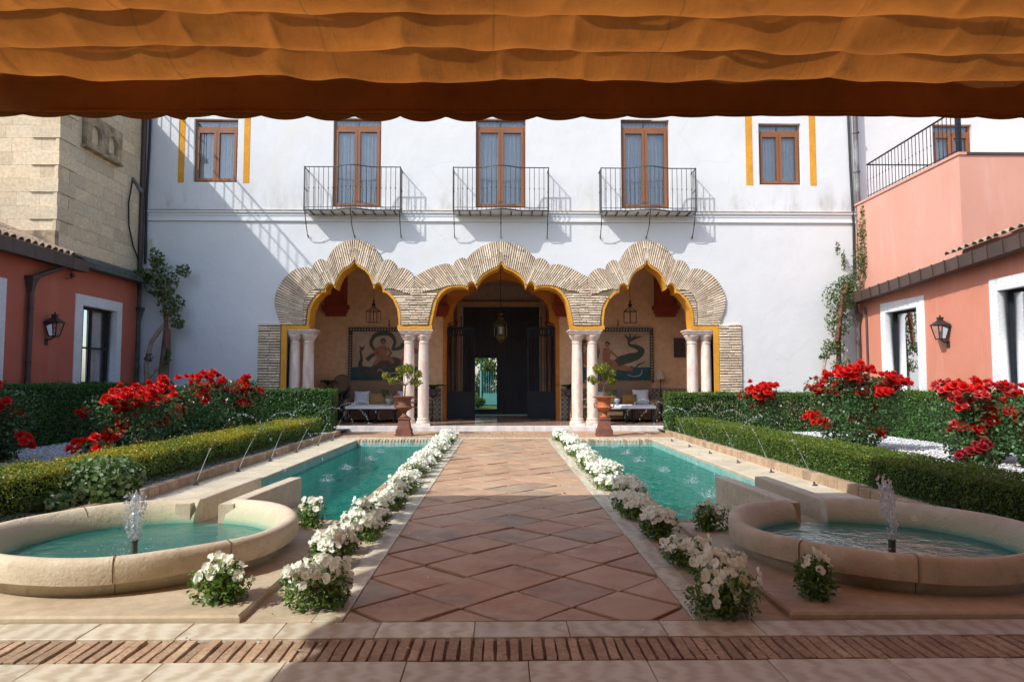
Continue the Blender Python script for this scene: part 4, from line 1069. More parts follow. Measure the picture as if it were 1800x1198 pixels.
obj('handrail', MB().tube([(-9.75,15.0,9.6),(-9.75,18.5,9.6)], .03, 5), 'iron', tr2); obj('mid_rail', MB().tube([(-9.75,15.0,9.15),(-9.75,18.5,9.15)], .02, 5), 'iron', tr2)
rb_ = MB().tube([(0,0,0),(0,0,.95)], .013, 5).mesh('bar'); rb_.materials.append(MT['iron'])
for k in range(20): inst('bar', rb_, tr2, Matrix.Translation((-9.75,15.03+k*.18,8.66)))
pq = thing('carved_plaque', 'weathered carved stone plaque with two small arched niches', 'plaque', (-9.80,16.55,6.8))
def niche(y0, y1, z0, z1, n=8):
    r = (y1-y0)/2; c = (y0+y1)/2
    return [(y0,z0),(y1,z0)]+[(c+r*math.cos(math.pi*k/n), z1-r+r*math.sin(math.pi*k/n)) for k in range(n+1)]
obj('slab', plate(rect(15.82,17.30,6.86,7.66), [niche(16.02,16.40,6.98,7.44), niche(16.72,17.10,6.98,7.44)], .14, XPn(-9.70)), 'stonedirty', pq)
obj('niche_panel', MB().box(-9.83,-9.79,15.9,17.2,6.9,7.75), 'stone', pq)
obj('ledge', MB().box(-9.84,-9.66,15.78,17.34,6.80,6.86), 'stonedirty', pq)

def wall_lantern(x, y, z, s, lab):
    """s = +1: on a wall facing +X"""
    L = thing('wall_lantern', lab, 'lantern', (x,y,z), 0, 'wall lanterns')
    cx = x+s*.17
    def ring(w, zz): return [(cx-w,y-w,zz),(cx+w,y-w,zz),(cx+w,y+w,zz),(cx-w,y+w,zz)]
    f = MB(); b, t = ring(.07,z-.17), ring(.13,z+.13)
    for k in range(4): f.tube([b[k],t[k]], .012, 4); f.tube([b[k],b[(k+1)%4]], .012, 4); f.tube([t[k],t[(k+1)%4]], .014, 4)
    obj('frame', f, 'iron', L)
    rf = MB(); rf.add(ring(.155,z+.13)+ring(.045,z+.23)+ring(.045,z+.28), [(k,(k+1)%4,(k+1)%4+4,k+4) for k in range(4)]+[(k+4,(k+1)%4+4,(k+1)%4+8,k+8) for k in range(4)]+[(3,2,1,0),(8,9,10,11)])
    rf.box(cx-.055,cx+.055,y-.055,y+.055,z+.28,z+.30); rf.tube([(cx,y,z+.30),(cx,y,z+.35)], .018, 6); obj('roof', rf, 'iron', L)
    gl = MB()
    for k in range(4): gl.add([b[k],b[(k+1)%4],t[(k+1)%4],t[k]], [(0,1,2,3)])
    obj('pane', gl, 'clear', L)
    obj('base', MB().box(cx-.075,cx+.075,y-.075,y+.075,z-.19,z-.17), 'iron', L)
    obj('bulb', MB().lathe([(.0,z-.17),(.024,z-.15),(.024,z-.02),(.0,z)], 10, (cx,y,0), False), 'cloth', L)
    obj('bracket', MB().tube([(x,y,z-.25),(x+s*.10,y,z-.24),(cx,y,z-.19)], .014, 6), 'iron', L)
    obj('wall_plate', MB().box(*sorted((x-s*.01,x+s*.015)), y-.05, y+.05, z-.36, z-.22), 'iron', L)
wall_lantern(XL, 14.75, 2.46, 1, 'black iron lantern on the red wall at the left')
wall_lantern(XR, 14.70, 2.42, -1, 'black iron lantern on the sunlit pink wall at the right')
fl = thing('floodlight', 'tiny security light under the left gutter', 'light', (XL,15.3,3.7))
obj('bracket', MB().tube([(XL,15.3,3.62),(-9.6,15.3,3.62),(-9.6,15.3,3.80)], .012, 4), 'iron', fl); obj('head', MB().lathe([(.03,0),(.05,.03),(.045,.09),(.0,.09)], 10, (-9.60,15.32,3.64)), 'gutter', fl)

# ================================================================== right houses
rh = thing('pink_house', 'low sunlit pink house with white-framed windows on the right', 'building', (XR, 12, 0))
RW = [(15.78,17.08,.5,3.07),(11.4,13.16,.5,3.10)]
obj('wall', plate([(2,0),(18.54,0),(18.54,3.62),(2,4.25)], [rect(w[0]-.1,w[1]+.1,w[2]-.1,w[3]+.1) for w in RW], .4, XPp(XR)), 'salmon', rh)
obj('room_back', MB().box(XR+1.3,XR+1.4,2.3,18.5,0,3.6), 'gal', rh)
for w in RW: side_window(rh, *w, XPp(XR), -1, False, 'pane2')
zg = lambda y: 3.64+(18.2-y)*.0535
roofr = obj('roof', MB().add([(9.45,1.9,zg(1.9)+.1),(9.45,14.2,zg(14.2)+.1),(13.2,14.2,5.3),(13.2,1.9,5.7)], [(0,3,2,1)]), 'rooftile', rh)
tiles(roofr, [14.1-.205*k for k in range(22)], 9.42, 0, math.atan(.36), -1, 6, lambda y: zg(y)+.11)
gr = obj('gutter', MB().add([(9.52,1.9,zg(1.9)-.22),(9.66,1.9,zg(1.9)-.22),(9.66,18.4,zg(18.4)-.22),(9.52,18.4,zg(18.4)-.22)], [(0,1,2,3)]), 'gutter', rh)
y = 2.0
while y < 18.3:
    e = min(y+.42, 18.42); a, b = zg(y+.004), zg(e-.004)
    m = MB().add([(9.40,y+.004,a-.23),(9.66,y+.004,a-.23),(9.66,e-.004,b-.23),(9.40,e-.004,b-.23),(9.38,y+.004,a+.02),(9.66,y+.004,a+.02),(9.66,e-.004,b+.02),(9.38,e-.004,b+.02)], [(0,3,2,1),(4,5,6,7),(0,1,5,4),(1,2,6,5),(2,3,7,6),(3,0,4,7)])
    obj('gutter_segment', m, 'gutter', gr)
    obj('seam', MB().add([(9.37,e-.012,b-.24),(9.39,e-.012,b-.24),(9.39,e+.012,b-.24),(9.37,e+.012,b-.24),(9.355,e-.012,b+.03),(9.375,e-.012,b+.03),(9.375,e+.012,b+.03),(9.355,e+.012,b+.03)], [(0,3,2,1),(4,5,6,7),(0,1,5,4),(1,2,6,5),(2,3,7,6),(3,0,4,7)]), 'gutter', gr); y = e
tb = thing('terrace_block', 'pink rendered terrace block above the right gutter', 'building', (12,16.3,3.6))
obj('wall', MB().box(9.80,20,14.2,18.52,3.55,6.16), 'paleterrace', tb)
obj('coping', MB().box(9.77,9.95,14.17,18.50,6.161,6.22), 'paleterrace', tb); obj('coping', MB().box(9.951,20,14.17,14.36,6.161,6.215), 'gutter', tb)
ra = thing('terrace_railing', 'grey iron railing along the edge of the pink terrace', 'railing', (9.86,16,6.22))
h = MB().tube([(9.86,17.95,7.16),(9.86,14.25,7.20)], .022, 4); obj('handrail', h, 'gateiron', ra)
obj('lower_rail', MB().tube([(9.86,17.95,6.30),(9.86,14.25,6.30)], .012, 4), 'gateiron', ra)
bmesh_bar = MB().tube([(0,0,0),(0,0,.96)], .009, 5); bmesh_bar.tube([(0,0,.48),(0,0,.5),(0,0,.52)], [.009,.018,.009], 6)
bm_ = bmesh_bar.mesh('bar'); bm_.materials.append(MT['gateiron'])
for k in range(26): inst('bar', bm_, ra, Matrix.Translation((9.86, 17.92-k*.142, 6.22)))
obj('post', MB().box(9.82,9.90,14.24,14.32,6.22,7.7), 'gateiron', ra)
obj('return_rail', MB().tube([(9.86,17.95,7.16),(11.6,17.95,7.16)], .02, 4), 'gateiron', ra)
downpipe('drainpipe', 9.66, 18.30, 3.6, 'grey metal drainpipe with flared hopper in the right corner', 3.12, 'pipe', .062, .05, [(9.66,18.30,3.10),(9.62,18.28,3.30),(9.56,18.2,3.48)])
rp = thing('drainpipe', 'tall weathered drainpipe up the right edge of the white facade', 'drainpipe', (9.86,18.42,3.6))
obj('pipe', MB().tube([(9.86,18.42,3.3),(9.84,18.44,9.2)], .065, 12), 'pipe', rp, True, 60)
cl = MB().lathe([(.085,0),(.085,.04)], 12).mesh('clamp'); cl.materials.append(MT['pipe'])
for z in (4.6,5.9,7.1,8.2): inst('clamp', cl, rp, Matrix.Translation((9.85,18.43,z)))
tag(obj('cable', MB().tube([(9.68,18.5,9.0),(9.70,18.5,7.2),(9.74,18.5,5.6),(9.72,18.5,4.2)], .03, 6), 'cable', None, True, 60), 'dark cable running beside the right facade drainpipe', 'cable')
tag(obj('wall_pipe', MB().tube([(9.72,17.95,.1),(9.72,17.95,3.0),(9.70,18.0,3.3)], .03, 8), 'gutter', None, True, 60), 'thin brown pipe beside the right corner hopper', 'pipe')

# ================================================================== awning overhead
aw = thing('awning', 'orange canvas awning hanging in swags over the terrace', 'awning', (0, 5.6, 3.5))
AY, XA0, XA1, PIT = 5.62, -4.30, 6.2, .50
def edge_y(x): return AY+.045*(x-.5)*.6
def zbase(x): return 3.905+.014*(x)
NX = 420; NR = 12; NS = 16
mb = MB(); rows = []
cell = .93
def cusp(x, ph):
    x = x+.22*math.sin(x*1.1+ph*5)+.13*math.sin(x*2.3+ph*9)
    t = ((x/cell+ph) % 1.0); t = abs(t-.5)*2         # 1 at attachment points
    return t**5
xs = [XA0+(XA1-XA0)*k/NX for k in range(NX+1)]
wob = [[random.uniform(-1,1) for _ in range(40)] for _ in range(NR+1)]
def wv(r, x):
    t = (x-XA0)/(XA1-XA0)*38; k = int(t); f = t-k; f = f*f*(3-2*f); w = wob[r]; return w[min(k,39)]*(1-f)+w[min(k+1,39)]*f
for r in range(NR):
    for q in range(NS + (1 if r == NR-1 else 0)):
        t = q/NS; row = []
        for x in xs:
            c = cusp(x, .37*r+.15*math.sin(r*2.1)); sag = .150*(1-(.22+.10*math.sin(x*.7+r*2))*c)+.020*wv(r, x)
            s_ = 4*t*(1-t); skew = t+.16*math.sin(math.pi*t)
            y = edge_y(x)-PIT*(r+t)+.02*wv(r, x+.7)
            z = zbase(x)-sag*s_**.85+.010*math.sin(x*2.7+r)+.006*math.sin(x*11+q*.5+r*3)*s_
            z += -.016*c*math.sin(2*math.pi*t)+.012*math.sin(x*3.1+t*5+r*1.7)*s_
            row.append((x, y, z+.035*r*.0))
        rows.append(row)
for row in rows: mb.v += row
m = NX+1
holes = set()
for r in range(NR):
    for k in range(14):
        cx0 = XA0+(k+.5-(.37*r+.15*math.sin(r*2.1)) % 1)*cell
        i = int((cx0-XA0)/(XA1-XA0)*NX); holes.add((r*NS+5, i))
for j in range(len(rows)-1):
    for i in range(NX):
        if (j, i) in holes:
            q4 = [Vector(mb.v[k]) for k in (j*m+i, j*m+i+1, (j+1)*m+i+1, (j+1)*m+i)]; cc = sum(q4, Vector())/4; o4 = len(mb.v)
            mb.v += [tuple(cc+(v-cc)*.38) for v in q4]; ids = (j*m+i, j*m+i+1, (j+1)*m+i+1, (j+1)*m+i)
            for k in range(4): mb.f.append((ids[k], ids[(k+1)%4], o4+(k+1)%4, o4+k)); mb.mi.append(0)
            continue
        mb.f.append((j*m+i, j*m+i+1, (j+1)*m+i+1, (j+1)*m+i)); mb.mi.append(0)
obj('canopy', mb, 'canvas', aw, True, 80)
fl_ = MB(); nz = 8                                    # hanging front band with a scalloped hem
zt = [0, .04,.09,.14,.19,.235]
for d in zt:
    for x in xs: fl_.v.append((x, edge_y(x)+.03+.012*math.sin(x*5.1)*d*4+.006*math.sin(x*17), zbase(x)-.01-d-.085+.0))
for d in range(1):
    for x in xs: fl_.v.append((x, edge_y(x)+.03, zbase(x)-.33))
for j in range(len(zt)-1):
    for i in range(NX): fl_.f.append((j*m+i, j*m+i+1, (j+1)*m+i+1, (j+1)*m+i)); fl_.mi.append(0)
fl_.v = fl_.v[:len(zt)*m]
obj('front_band', fl_, 'linedshade', aw, True, 80)
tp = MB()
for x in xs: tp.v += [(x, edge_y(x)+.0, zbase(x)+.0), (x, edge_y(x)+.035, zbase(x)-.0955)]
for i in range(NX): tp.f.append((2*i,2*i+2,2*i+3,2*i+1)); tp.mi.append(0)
obj('front_fold', tp, 'linedshade', aw, True)
hm = MB().tube([(x, edge_y(x)+.028, zbase(x)-.332) for x in xs[::6]], .012, 6); obj('hem', hm, 'canvas', aw, True, 80)
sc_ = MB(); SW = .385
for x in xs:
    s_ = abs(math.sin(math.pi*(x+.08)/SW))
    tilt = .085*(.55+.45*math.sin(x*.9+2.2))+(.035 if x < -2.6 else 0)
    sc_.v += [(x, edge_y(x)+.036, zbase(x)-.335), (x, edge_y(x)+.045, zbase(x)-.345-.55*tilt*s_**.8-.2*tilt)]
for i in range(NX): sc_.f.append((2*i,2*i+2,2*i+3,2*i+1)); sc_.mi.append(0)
obj('scalloped_valance', sc_, 'linedshade', aw, True)
rod = MB().tube([(XA0,.0,0),(XA1,.0,.012*(XA1-XA0))], .011, 6)
for r in range(1, NR):
    o = obj('support_rod', MB().tube([(XA0, edge_y(XA0)-PIT*r, zbase(XA0)+.02),(XA1, edge_y(XA1)-PIT*r, zbase(XA1)+.02)], .010, 6), 'iron', aw)
# ================================================================== fountains
def fountain(cx, cy, mir, lab, side):
    F_ = thing('fountain', lab, 'fountain', (cx,cy,.03), 0, 'round fountain basins')
    prof = [(.975,.03),(.985,.07),(.99,.11),(.995,.116),(1.05,.118),(1.066,.124),(1.074,.17),(1.075,.225),(1.068,.256),(1.05,.272),(1.025,.277),(.995,.268),(.965,.243),(.935,.205),(.912,.155),(.895,.09),(.885,.03)]
    n = 96; gap_a = math.atan2(6.05-cy, (-2.52 if mir < 0 else 2.70)-cx)
    # spillway gap towards the pool
    hw_ = .155
    a0 = gap_a+hw_; a1 = gap_a-hw_+2*math.pi
    b = MB().lathe(prof, n, (cx,cy,0), False, a0, a1)
    m = n+1
    for k in (0, n): b.f.append(tuple(i*m+k for i in range(len(prof)))[::(1 if k else -1)]); b.mi.append(0)
    # gentle hand-made unevenness
    b.v = [(x+.006*math.sin(y*7+z*9), y+.006*math.sin(x*6), z+(.005*math.sin(x*5+y*4) if z > .05 else 0)) for x, y, z in b.v]
    bo = obj('bowl', b, 'basin', F_, True, 45)
    at = bo.data.attributes.new('inside', 'FLOAT', 'POINT')
    at.data.foreach_set('value', [1.0 if (i//m) >= 11 else (.5 if i//m == 10 else 0.0) for i in range(len(bo.data.vertices))])
    obj('bowl_floor', MB().lathe([(.0,.036),(.90,.036)], 48, (cx,cy,0), False), 'poolfloor', F_)
    w = MB(); rr = [0]+[.05*k for k in range(1,17)]+[.902]
    w.lathe([(max(r,.001), .09) for r in rr], 64, (cx,cy,0), False); obj('water', w, 'fountwater', F_, True)
    # joints in the rim
    for a in (-2.05, -.62, -1.25, 2.5):
        aa = a if mir < 0 else math.pi-a
        j = MB(); pts = [(cx+(r+.004)*math.cos(aa), cy+(r+.004)*math.sin(aa), z+.003) for r, z in prof[0:14]]; j.tube(pts, .0035, 4); obj('joint', j, 'mortar', F_)
    # spillway channel: two low walls running to the pool
    def wall(x0, x1, y0, y1, z0, z1, zb, th, nm):
        mb_ = MB(); n_ = 14; sg = 1 if x1 >= x0 else -1
        for k in range(n_+1):
            t = k/n_; x = x0+(x1-x0)*(t**1.15); y = y0+(y1-y0)*t; z = z0+(z1-z0)*t
            mb_.v += [(x-th/2,y,zb),(x+th/2,y,zb),(x+th/2,y,z-.007),(x+th/2-.007,y,z),(x-th/2+.007,y,z),(x-th/2,y,z-.007)]
        for k in range(n_):
            for q in range(6): mb_.f.append((6*k+q,6*k+(q+1)%6,6*k+6+(q+1)%6,6*k+6+q)); mb_.mi.append(0)
        mb_.f += [tuple(range(5,-1,-1)), tuple(range(6*n_,6*n_+6))]; mb_.mi += [0,0]
        return obj(nm, mb_, 'coping', F_)
    s = 1 if mir < 0 else -1
    X = lambda x: x if mir < 0 else .18-x
    wall(X(-2.76), X(-2.63), 6.04, 7.42, .25, .29, -.16, .13, 'channel_wall')
    wall(X(-2.38), X(-2.20), 6.02, 7.42, .25, .29, -.16, .13, 'channel_wall')
    obj('channel_floor', MB().box(*sorted((X(-2.76),X(-2.25))), 5.92, 7.30, -.2, .055), 'basin', F_)
    fo = MB(); fo.tube([(X(-2.12),6.2,-.02),(X(-2.10),6.6,-.05),(X(-2.06),7.3,-.09),(X(-2.06),7.42,-.10)], [.10,.11,.12,.11], 14); obj('channel_footing', fo, 'basin', F_, True, 60)
    nz_ = MB().tube([(cx+(.06 if mir<0 else -.06),cy-.26,.05),(cx+(.06 if mir<0 else -.06),cy-.26,.195)], .024, 12); nz_.tube([(cx+(.06 if mir<0 else -.06),cy-.26,.195),(cx+(.06 if mir<0 else -.06),cy-.26,.205)], .028, 12)
    obj('nozzle', nz_, 'copper', F_, True, 40)
    return (cx+(.06 if mir<0 else -.06), cy-.26)
nzl = fountain(-2.62, 5.14, -1, 'round cream fountain basin in sunlight left of the path', 'left')
nzr = fountain(2.80, 5.08, 1, 'round fountain basin in shade right of the path', 'right')
def plume(c, h, w, lab, lean=0.0, n=300):
    P = MB()
    x0, y0 = c; z0 = .205
    core = []; rad = []
    for k in range(26):
        t = k/25; core.append((x0+lean*t*t+random.uniform(-.007,.007), y0+random.uniform(-.007,.007), z0+h*t)); rad.append(max(.004, (w*(.28+.62*math.sin(min(1,t*1.15)*math.pi*.62)) if t < .8 else w*.9*(1-(t-.8)/.2))*random.uniform(.6,1.05)))
    Wt = thing('water_plume', lab, 'water jet', (x0,y0,z0), 0, 'fountain plumes')
    obj('column', MB().tube(core, rad, 9), 'plume', Wt, True, 60)
    for k in range(n):
        t = random.random(); a = random.uniform(0,6.28); r = w*(1.0+.6*random.random())*(.4+.7*math.sin(min(1,t)*2.4))
        P.ico((x0+lean*t*t+r*math.cos(a), y0+r*math.sin(a), z0+h*t*random.uniform(.9,1.03)), random.uniform(.003,.010), random.uniform(.8,1.8))
    for k in range(150):
        a = random.uniform(0,6.28); r = abs(random.gauss(0,.14))+.03
        P.ico((x0+r*math.cos(a), y0+r*math.sin(a), .075+random.random()**2*.14), random.uniform(.002,.007))
    for k in range(40):
        a = random.uniform(0,6.28); r = abs(random.gauss(0,.09))+.03
        P.ico((x0+r*math.cos(a), y0+r*math.sin(a), .092), random.uniform(.008,.018), .3)
    obj('drops', P, 'drops', Wt, True, 60)['kind'] = 'stuff'
plume(nzl, .34, .046, 'thick bubbling plume of water in the sunlit left fountain')
plume(nzr, .44, .034, 'slender plume of water in the shaded right fountain', -.05, 260)

# arcing jets from the coping into the pools
JY = {'left': [8.84,10.18,11.49,12.87,14.25,15.45], 'right': [8.67,9.93,11.12,12.55,13.88,15.22]}
JX = {'left': [-3.88,-3.86,-3.83,-3.81,-3.78,-3.78], 'right': [3.97,3.92,3.85,3.83,3.82,3.80]}
nzm = MB().lathe([(.035,0),(.035,.012),(.014,.016),(.012,.05)], 10).mesh('spout'); nzm.materials.append(MT['copper'])
for side, sg in (('left',1),('right',-1)):
    for k in range(6):
        x, y = JX[side][k], JY[side][k]; n_ = 6-k
        o = bpy.data.objects.new('water_spout', nzm); COL.objects.link(o); o.location = (x,y,0); o.rotation_euler = (0, sg*.25, 0)
        tag(o, 'small metal spout on the %s pool coping, %s from the arcade' % (side, ORD[n_-1]), 'spout', 'pool spouts')
        J = MB(); Rg = random.uniform(1.15,1.4); hh = random.uniform(.84,.98)
        def pt(t): return (x+sg*(.012+Rg*t), y+.02*math.sin(t*3+k), .05+4*hh*t*(1-t)-.17*t)
        Wt = thing('water_jet', 'arc of water drops over the %s pool, %s jet from the arcade' % (side, ORD[n_-1]), 'water jet', (x,y,.05), 0, 'arcing pool jets')
        obj('stream', MB().tube([pt(q/30) for q in range(5)], [.0042-.0004*q for q in range(5)], 6), 'drops', Wt, True, 60)
        t = .12
        while t < 1.0:
            sp = .003+.035*max(0,t-.25)**1.2
            px, py, pz = pt(t)
            J.ico((px+random.gauss(0,sp*.7), py+random.gauss(0,sp*.9), pz+random.gauss(0,sp*.8)), random.choice((.003,.004,.005,.006,.008,.011)), random.uniform(.7,1.8))
            t += random.uniform(.002,.022)
        for q in range(90):                                   # splash where it lands
            a = random.uniform(0,6.28); r = random.random()*.13
            J.ico((x+sg*Rg+r*math.cos(a), y+r*math.sin(a), -.14+random.random()**2*.09), random.uniform(.004,.010))
        obj('drops', J, 'drops', Wt, True, 60)['kind'] = 'stuff'

# ================================================================== hedges
def hedge(name, boxes, size, dens, mats, core_m, lab, top_new=False, bulge=.02, gap=0.0, twig=False, dry=False):
    H_ = thing(name, lab, 'hedge', ((boxes[0][0]+boxes[0][1])/2, (boxes[0][2]+boxes[0][3])/2, .085))
    P = []; N_ = []; mi = []
    cm = MB()
    for (x0,x1,y0,y1,z0,z1) in boxes:
        ins = .09 if not twig else .16
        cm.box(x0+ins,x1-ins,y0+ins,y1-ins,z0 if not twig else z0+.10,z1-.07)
        faces = [((x0,x1),(y0,y1),'z',z1,(0,0,1)), ((y0,y1),(z0,z1),'x',x0,(-1,0,0)), ((y0,y1),(z0,z1),'x',x1,(1,0,0)), ((x0,x1),(z0,z1),'y',y0,(0,-1,0)), ((x0,x1),(z0,z1),'y',y1,(0,1,0))]
        for (a,b,ax,val,nn) in faces:
            area = (a[1]-a[0])*(b[1]-b[0]); n = int(area*dens)
            u = rng.uniform(a[0],a[1],n); v = rng.uniform(b[0],b[1],n)
            dep = np.abs(rng.normal(0,.035,n)); wav = .5*bulge*(np.sin(u*5.3+v*3.1)+np.sin(u*11.7-v*7.0)+.6*np.sin(u*23+v*19))
            dd = wav-dep+np.where(rng.random(n) < .06, rng.uniform(.0,.075,n), 0)
            if ax == 'z': pts = np.stack([u,v,val+dd],1)
            elif ax == 'x': pts = np.stack([val+nn[0]*dd,u,v],1)
            else: pts = np.stack([u,val+nn[1]*dd,v],1)
            if gap and ax != 'z':
                lowz = (v-b[0])/(b[1]-b[0]); keep = rng.random(n) > gap*np.clip(1.15-lowz*1.4,0,1)*(.6+.6*np.sin(u*6.1)*np.sin(u*2.3+v*9)); pts = pts[keep]; v = v[keep]
            n = len(pts); P.append(pts); N_.append(np.tile(nn,(n,1)))
            if top_new:
                zt = (pts[:,2]-z0)/(z1-z0); pn = np.clip((zt-.62)*3.5,0,1)*(.72+.28*np.sin(pts[:,1]*1.9+pts[:,0]*3)); mi.append((rng.random(n) < pn).astype(int))
    P = np.concatenate(P); N_ = np.concatenate(N_)
    if dry:
        M_ = np.concatenate(mi); q_ = (P[:,0] > 4.8) & (P[:,0] < 8.2) & (P[:,2] < .85) & (P[:,1] < 17.0)
        q_ &= rng.random(len(P)) < .38*(.5+.5*np.sin(P[:,0]*3.1+1.0)*np.sin(P[:,2]*6+P[:,0])); M_[q_] = 2; mi = [M_]
    lm = leaf_cloud(P, N_, size, .55, .25, np.concatenate(mi) if mi else None, .75)
    o = obj('foliage', lm, mats, H_); o['kind'] = 'stuff'
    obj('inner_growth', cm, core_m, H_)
    if twig:
        tw = MB()
        for (x0,x1,y0,y1,z0,z1) in boxes:
            y = y0+.1
            while y < y1:
                for q in range(3):
                    a = Vector((random.uniform(x0+.15,x1-.15), y, z0)); tw.tube([a, a+Vector((random.uniform(-.12,.12),random.uniform(-.15,.15),.18)), a+Vector((random.uniform(-.22,.22),random.uniform(-.2,.2),.34))], [.012,.008,.004], 4)
                y += .16
        t_ = obj('twigs', tw, 'bark', H_); t_['kind'] = 'stuff'
    return H_
MT['dryleaf'] = m_leaf('dry_privet_leaf', [(.30,.19,.10),(.42,.30,.18),(.55,.45,.33)])
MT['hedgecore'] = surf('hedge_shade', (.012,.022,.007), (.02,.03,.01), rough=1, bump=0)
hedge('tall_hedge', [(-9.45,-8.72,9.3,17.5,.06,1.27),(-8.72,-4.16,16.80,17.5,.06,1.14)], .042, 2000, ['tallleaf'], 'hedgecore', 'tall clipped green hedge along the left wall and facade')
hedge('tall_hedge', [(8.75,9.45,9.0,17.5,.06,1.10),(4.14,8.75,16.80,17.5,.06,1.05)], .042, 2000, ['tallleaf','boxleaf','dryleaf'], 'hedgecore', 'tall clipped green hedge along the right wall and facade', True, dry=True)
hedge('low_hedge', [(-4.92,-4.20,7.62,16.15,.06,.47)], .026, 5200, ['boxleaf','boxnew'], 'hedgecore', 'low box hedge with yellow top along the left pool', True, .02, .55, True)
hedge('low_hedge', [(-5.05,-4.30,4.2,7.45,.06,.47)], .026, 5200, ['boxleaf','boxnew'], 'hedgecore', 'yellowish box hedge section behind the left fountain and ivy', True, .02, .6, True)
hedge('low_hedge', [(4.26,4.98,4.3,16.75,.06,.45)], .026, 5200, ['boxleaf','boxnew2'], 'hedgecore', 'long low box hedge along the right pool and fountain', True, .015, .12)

# ================================================================== rose bushes
def rose_mesh(seed, m):
    r = random.Random(seed); mb_ = MB()
    for lay, (n_, rad, tilt, ln) in enumerate(((5,.42,.95,.30),(5,.30,.55,.30),(4,.16,.2,.26))):
        for k in range(n_):
            a = 2*math.pi*k/n_+lay*.6+r.uniform(-.2,.2); ca, sa = math.cos(a), math.sin(a)
            def pp(rr, zz, off): return (rr*ca-off*sa, rr*sa+off*ca, zz)
            w = .30-.05*lay; z0 = .0
            r1 = rad*.55; z1 = .12+.10*lay; r2 = rad+.10*math.sin(tilt); z2 = .16+.16*lay-.10*tilt*r.uniform(.6,1.2)+.10
            mb_.add([pp(.02,z0,-w*.25),pp(.02,z0,w*.25),pp(r1,z1,-w*.95),pp(r1,z1,w*.95),pp(r2,z2,-w*.6),pp(r2,z2,w*.6),pp(r2*1.02,z2-.03,0)], [(0,1,3,2),(2,3,5,4),(4,5,6)])
    me = mb_.mesh('rose'); me.materials.append(MT[m]); return me
ROSE = {c: [rose_mesh(i, c) for i in range(3)] for c in ('red','darkred','pinkred')}
def rose_bush(x, y, r, h, nb, lab, col='red', col2=None, seed=0, squash=.8, low=.25, z0=.085, spread=None):
    rr = random.Random(seed); B = thing('rose_bush', lab, 'rose bush', (x,y,z0), 0, 'red rose bushes')
    cane = MB()
    for k in range(9):
        a = rr.uniform(0,6.28); e = Vector((x+r*.75*math.cos(a)*rr.random(), y+r*.6*math.sin(a)*rr.random(), z0+h*rr.uniform(.65,.95)))
        b = Vector((x+.06*math.cos(a), y+.06*math.sin(a), z0-.02)); mid = b.lerp(e,.5)+Vector((.1*math.cos(a),.1*math.sin(a),.05)); cane.tube([b,mid,e], [.016,.011,.005], 5)
    obj('canes', cane, 'rosestalk', B)
    clusters = []
    nc = max(6, nb//5)
    for k in range(nc):
        a = rr.uniform(0,6.28); u = rr.random()**.5; t = rr.uniform(low,1)
        prof = math.sin(min(1,t*1.05)*math.pi*.62+.35)
        clusters.append(Vector((x+r*u*prof*math.cos(a), y+r*squash*u*prof*math.sin(a)-.12*r, z0+h*(t if rr.random() < .45 else rr.uniform(.68,1.0)))))
    P = []; N_ = []
    n = int(3900*r*h)
    while len(P) < n:
        a = rr.uniform(0,6.28); t = rr.uniform(.04,.97)**1.15; u = rr.random()**.42
        prof = r*(.35+.75*math.sin(min(1,t)*math.pi*.72+.15))*.92*(1+.18*math.sin(a*3+t*7+seed))
        q = Vector((x+prof*u*math.cos(a), y+prof*squash*u*math.sin(a), z0+h*t*.93))
        P.append(q); N_.append((math.cos(a)*.7,math.sin(a)*.7,.6))
    for c in clusters:
        for k in range(14): q = c+Vector((rr.gauss(0,.07),rr.gauss(0,.07),rr.gauss(-.10,.06))); P.append(q); N_.append((0,-.3,.8))
    o = obj('leaves', leaf_cloud(P, N_, .062, .62, .2, None, .7), 'roseleaf', B); o['kind'] = 'stuff'
    k = 0
    nb = int(nb*1.7)
    while k < nb:
        c = clusters[k % nc] if k >= nc else clusters[k]
        p = c+Vector((rr.gauss(0,.075),rr.gauss(0,.07),rr.gauss(0,.042)))
        s = rr.uniform(.11,.17)
        out = Vector((p.x-x, p.y-y-.25, .5+max(0,p.z-z0-.4*h)*.8)).normalized()
        M = Matrix.Translation(p) @ out.to_track_quat('Z','Y').to_matrix().to_4x4() @ Matrix.Rotation(rr.uniform(0,6.28),4,'Z') @ Matrix.Scale(s,4)
        inst('rose', rr.choice(ROSE[col2 if col2 and rr.random() < .45 else col]), B, M); k += 1
rose_bush(-7.75,10.6,.62,1.22,62,'red rose bush cut by the left edge of the picture', seed=1)
rose_bush(-6.20,11.6,.78,1.10,95,'broad red rose bush left of centre in the left bed, its blooms hanging low', seed=2, low=.12)
rose_bush(-6.35,13.6,.86,1.30,105,'big red rose bush behind the low-hanging one in the left bed', seed=3, low=.45)
rose_bush(-6.15,15.6,.78,1.40,105,'red rose bush nearest the arcade in the left bed', seed=4, low=.5)
rose_bush(5.78,15.2,.52,1.15,66,'small red rose bush nearest the arcade in the right bed', seed=5, low=.5)
rose_bush(6.40,12.35,.80,1.46,160,'tall full red rose bush in the middle of the right bed', seed=6, low=.2)
rose_bush(7.25,10.35,.70,1.22,112,'red and pink rose bush below the right wall lantern', col='red', col2='pinkred', seed=7, low=.4)
rose_bush(7.55,9.6,.42,1.05,26,'dark crimson rose bush at the right edge of the picture', col='darkred', seed=8, low=.35)
sr = rose_bush(-6.05,10.4,.25,.36,10,'single low tuft of red roses just behind the left box hedge', seed=9, low=.5)
sr = rose_bush(6.55,9.3,.25,.34,8,'small dark red rose tuft behind the right box hedge', col='darkred', seed=10, low=.5)

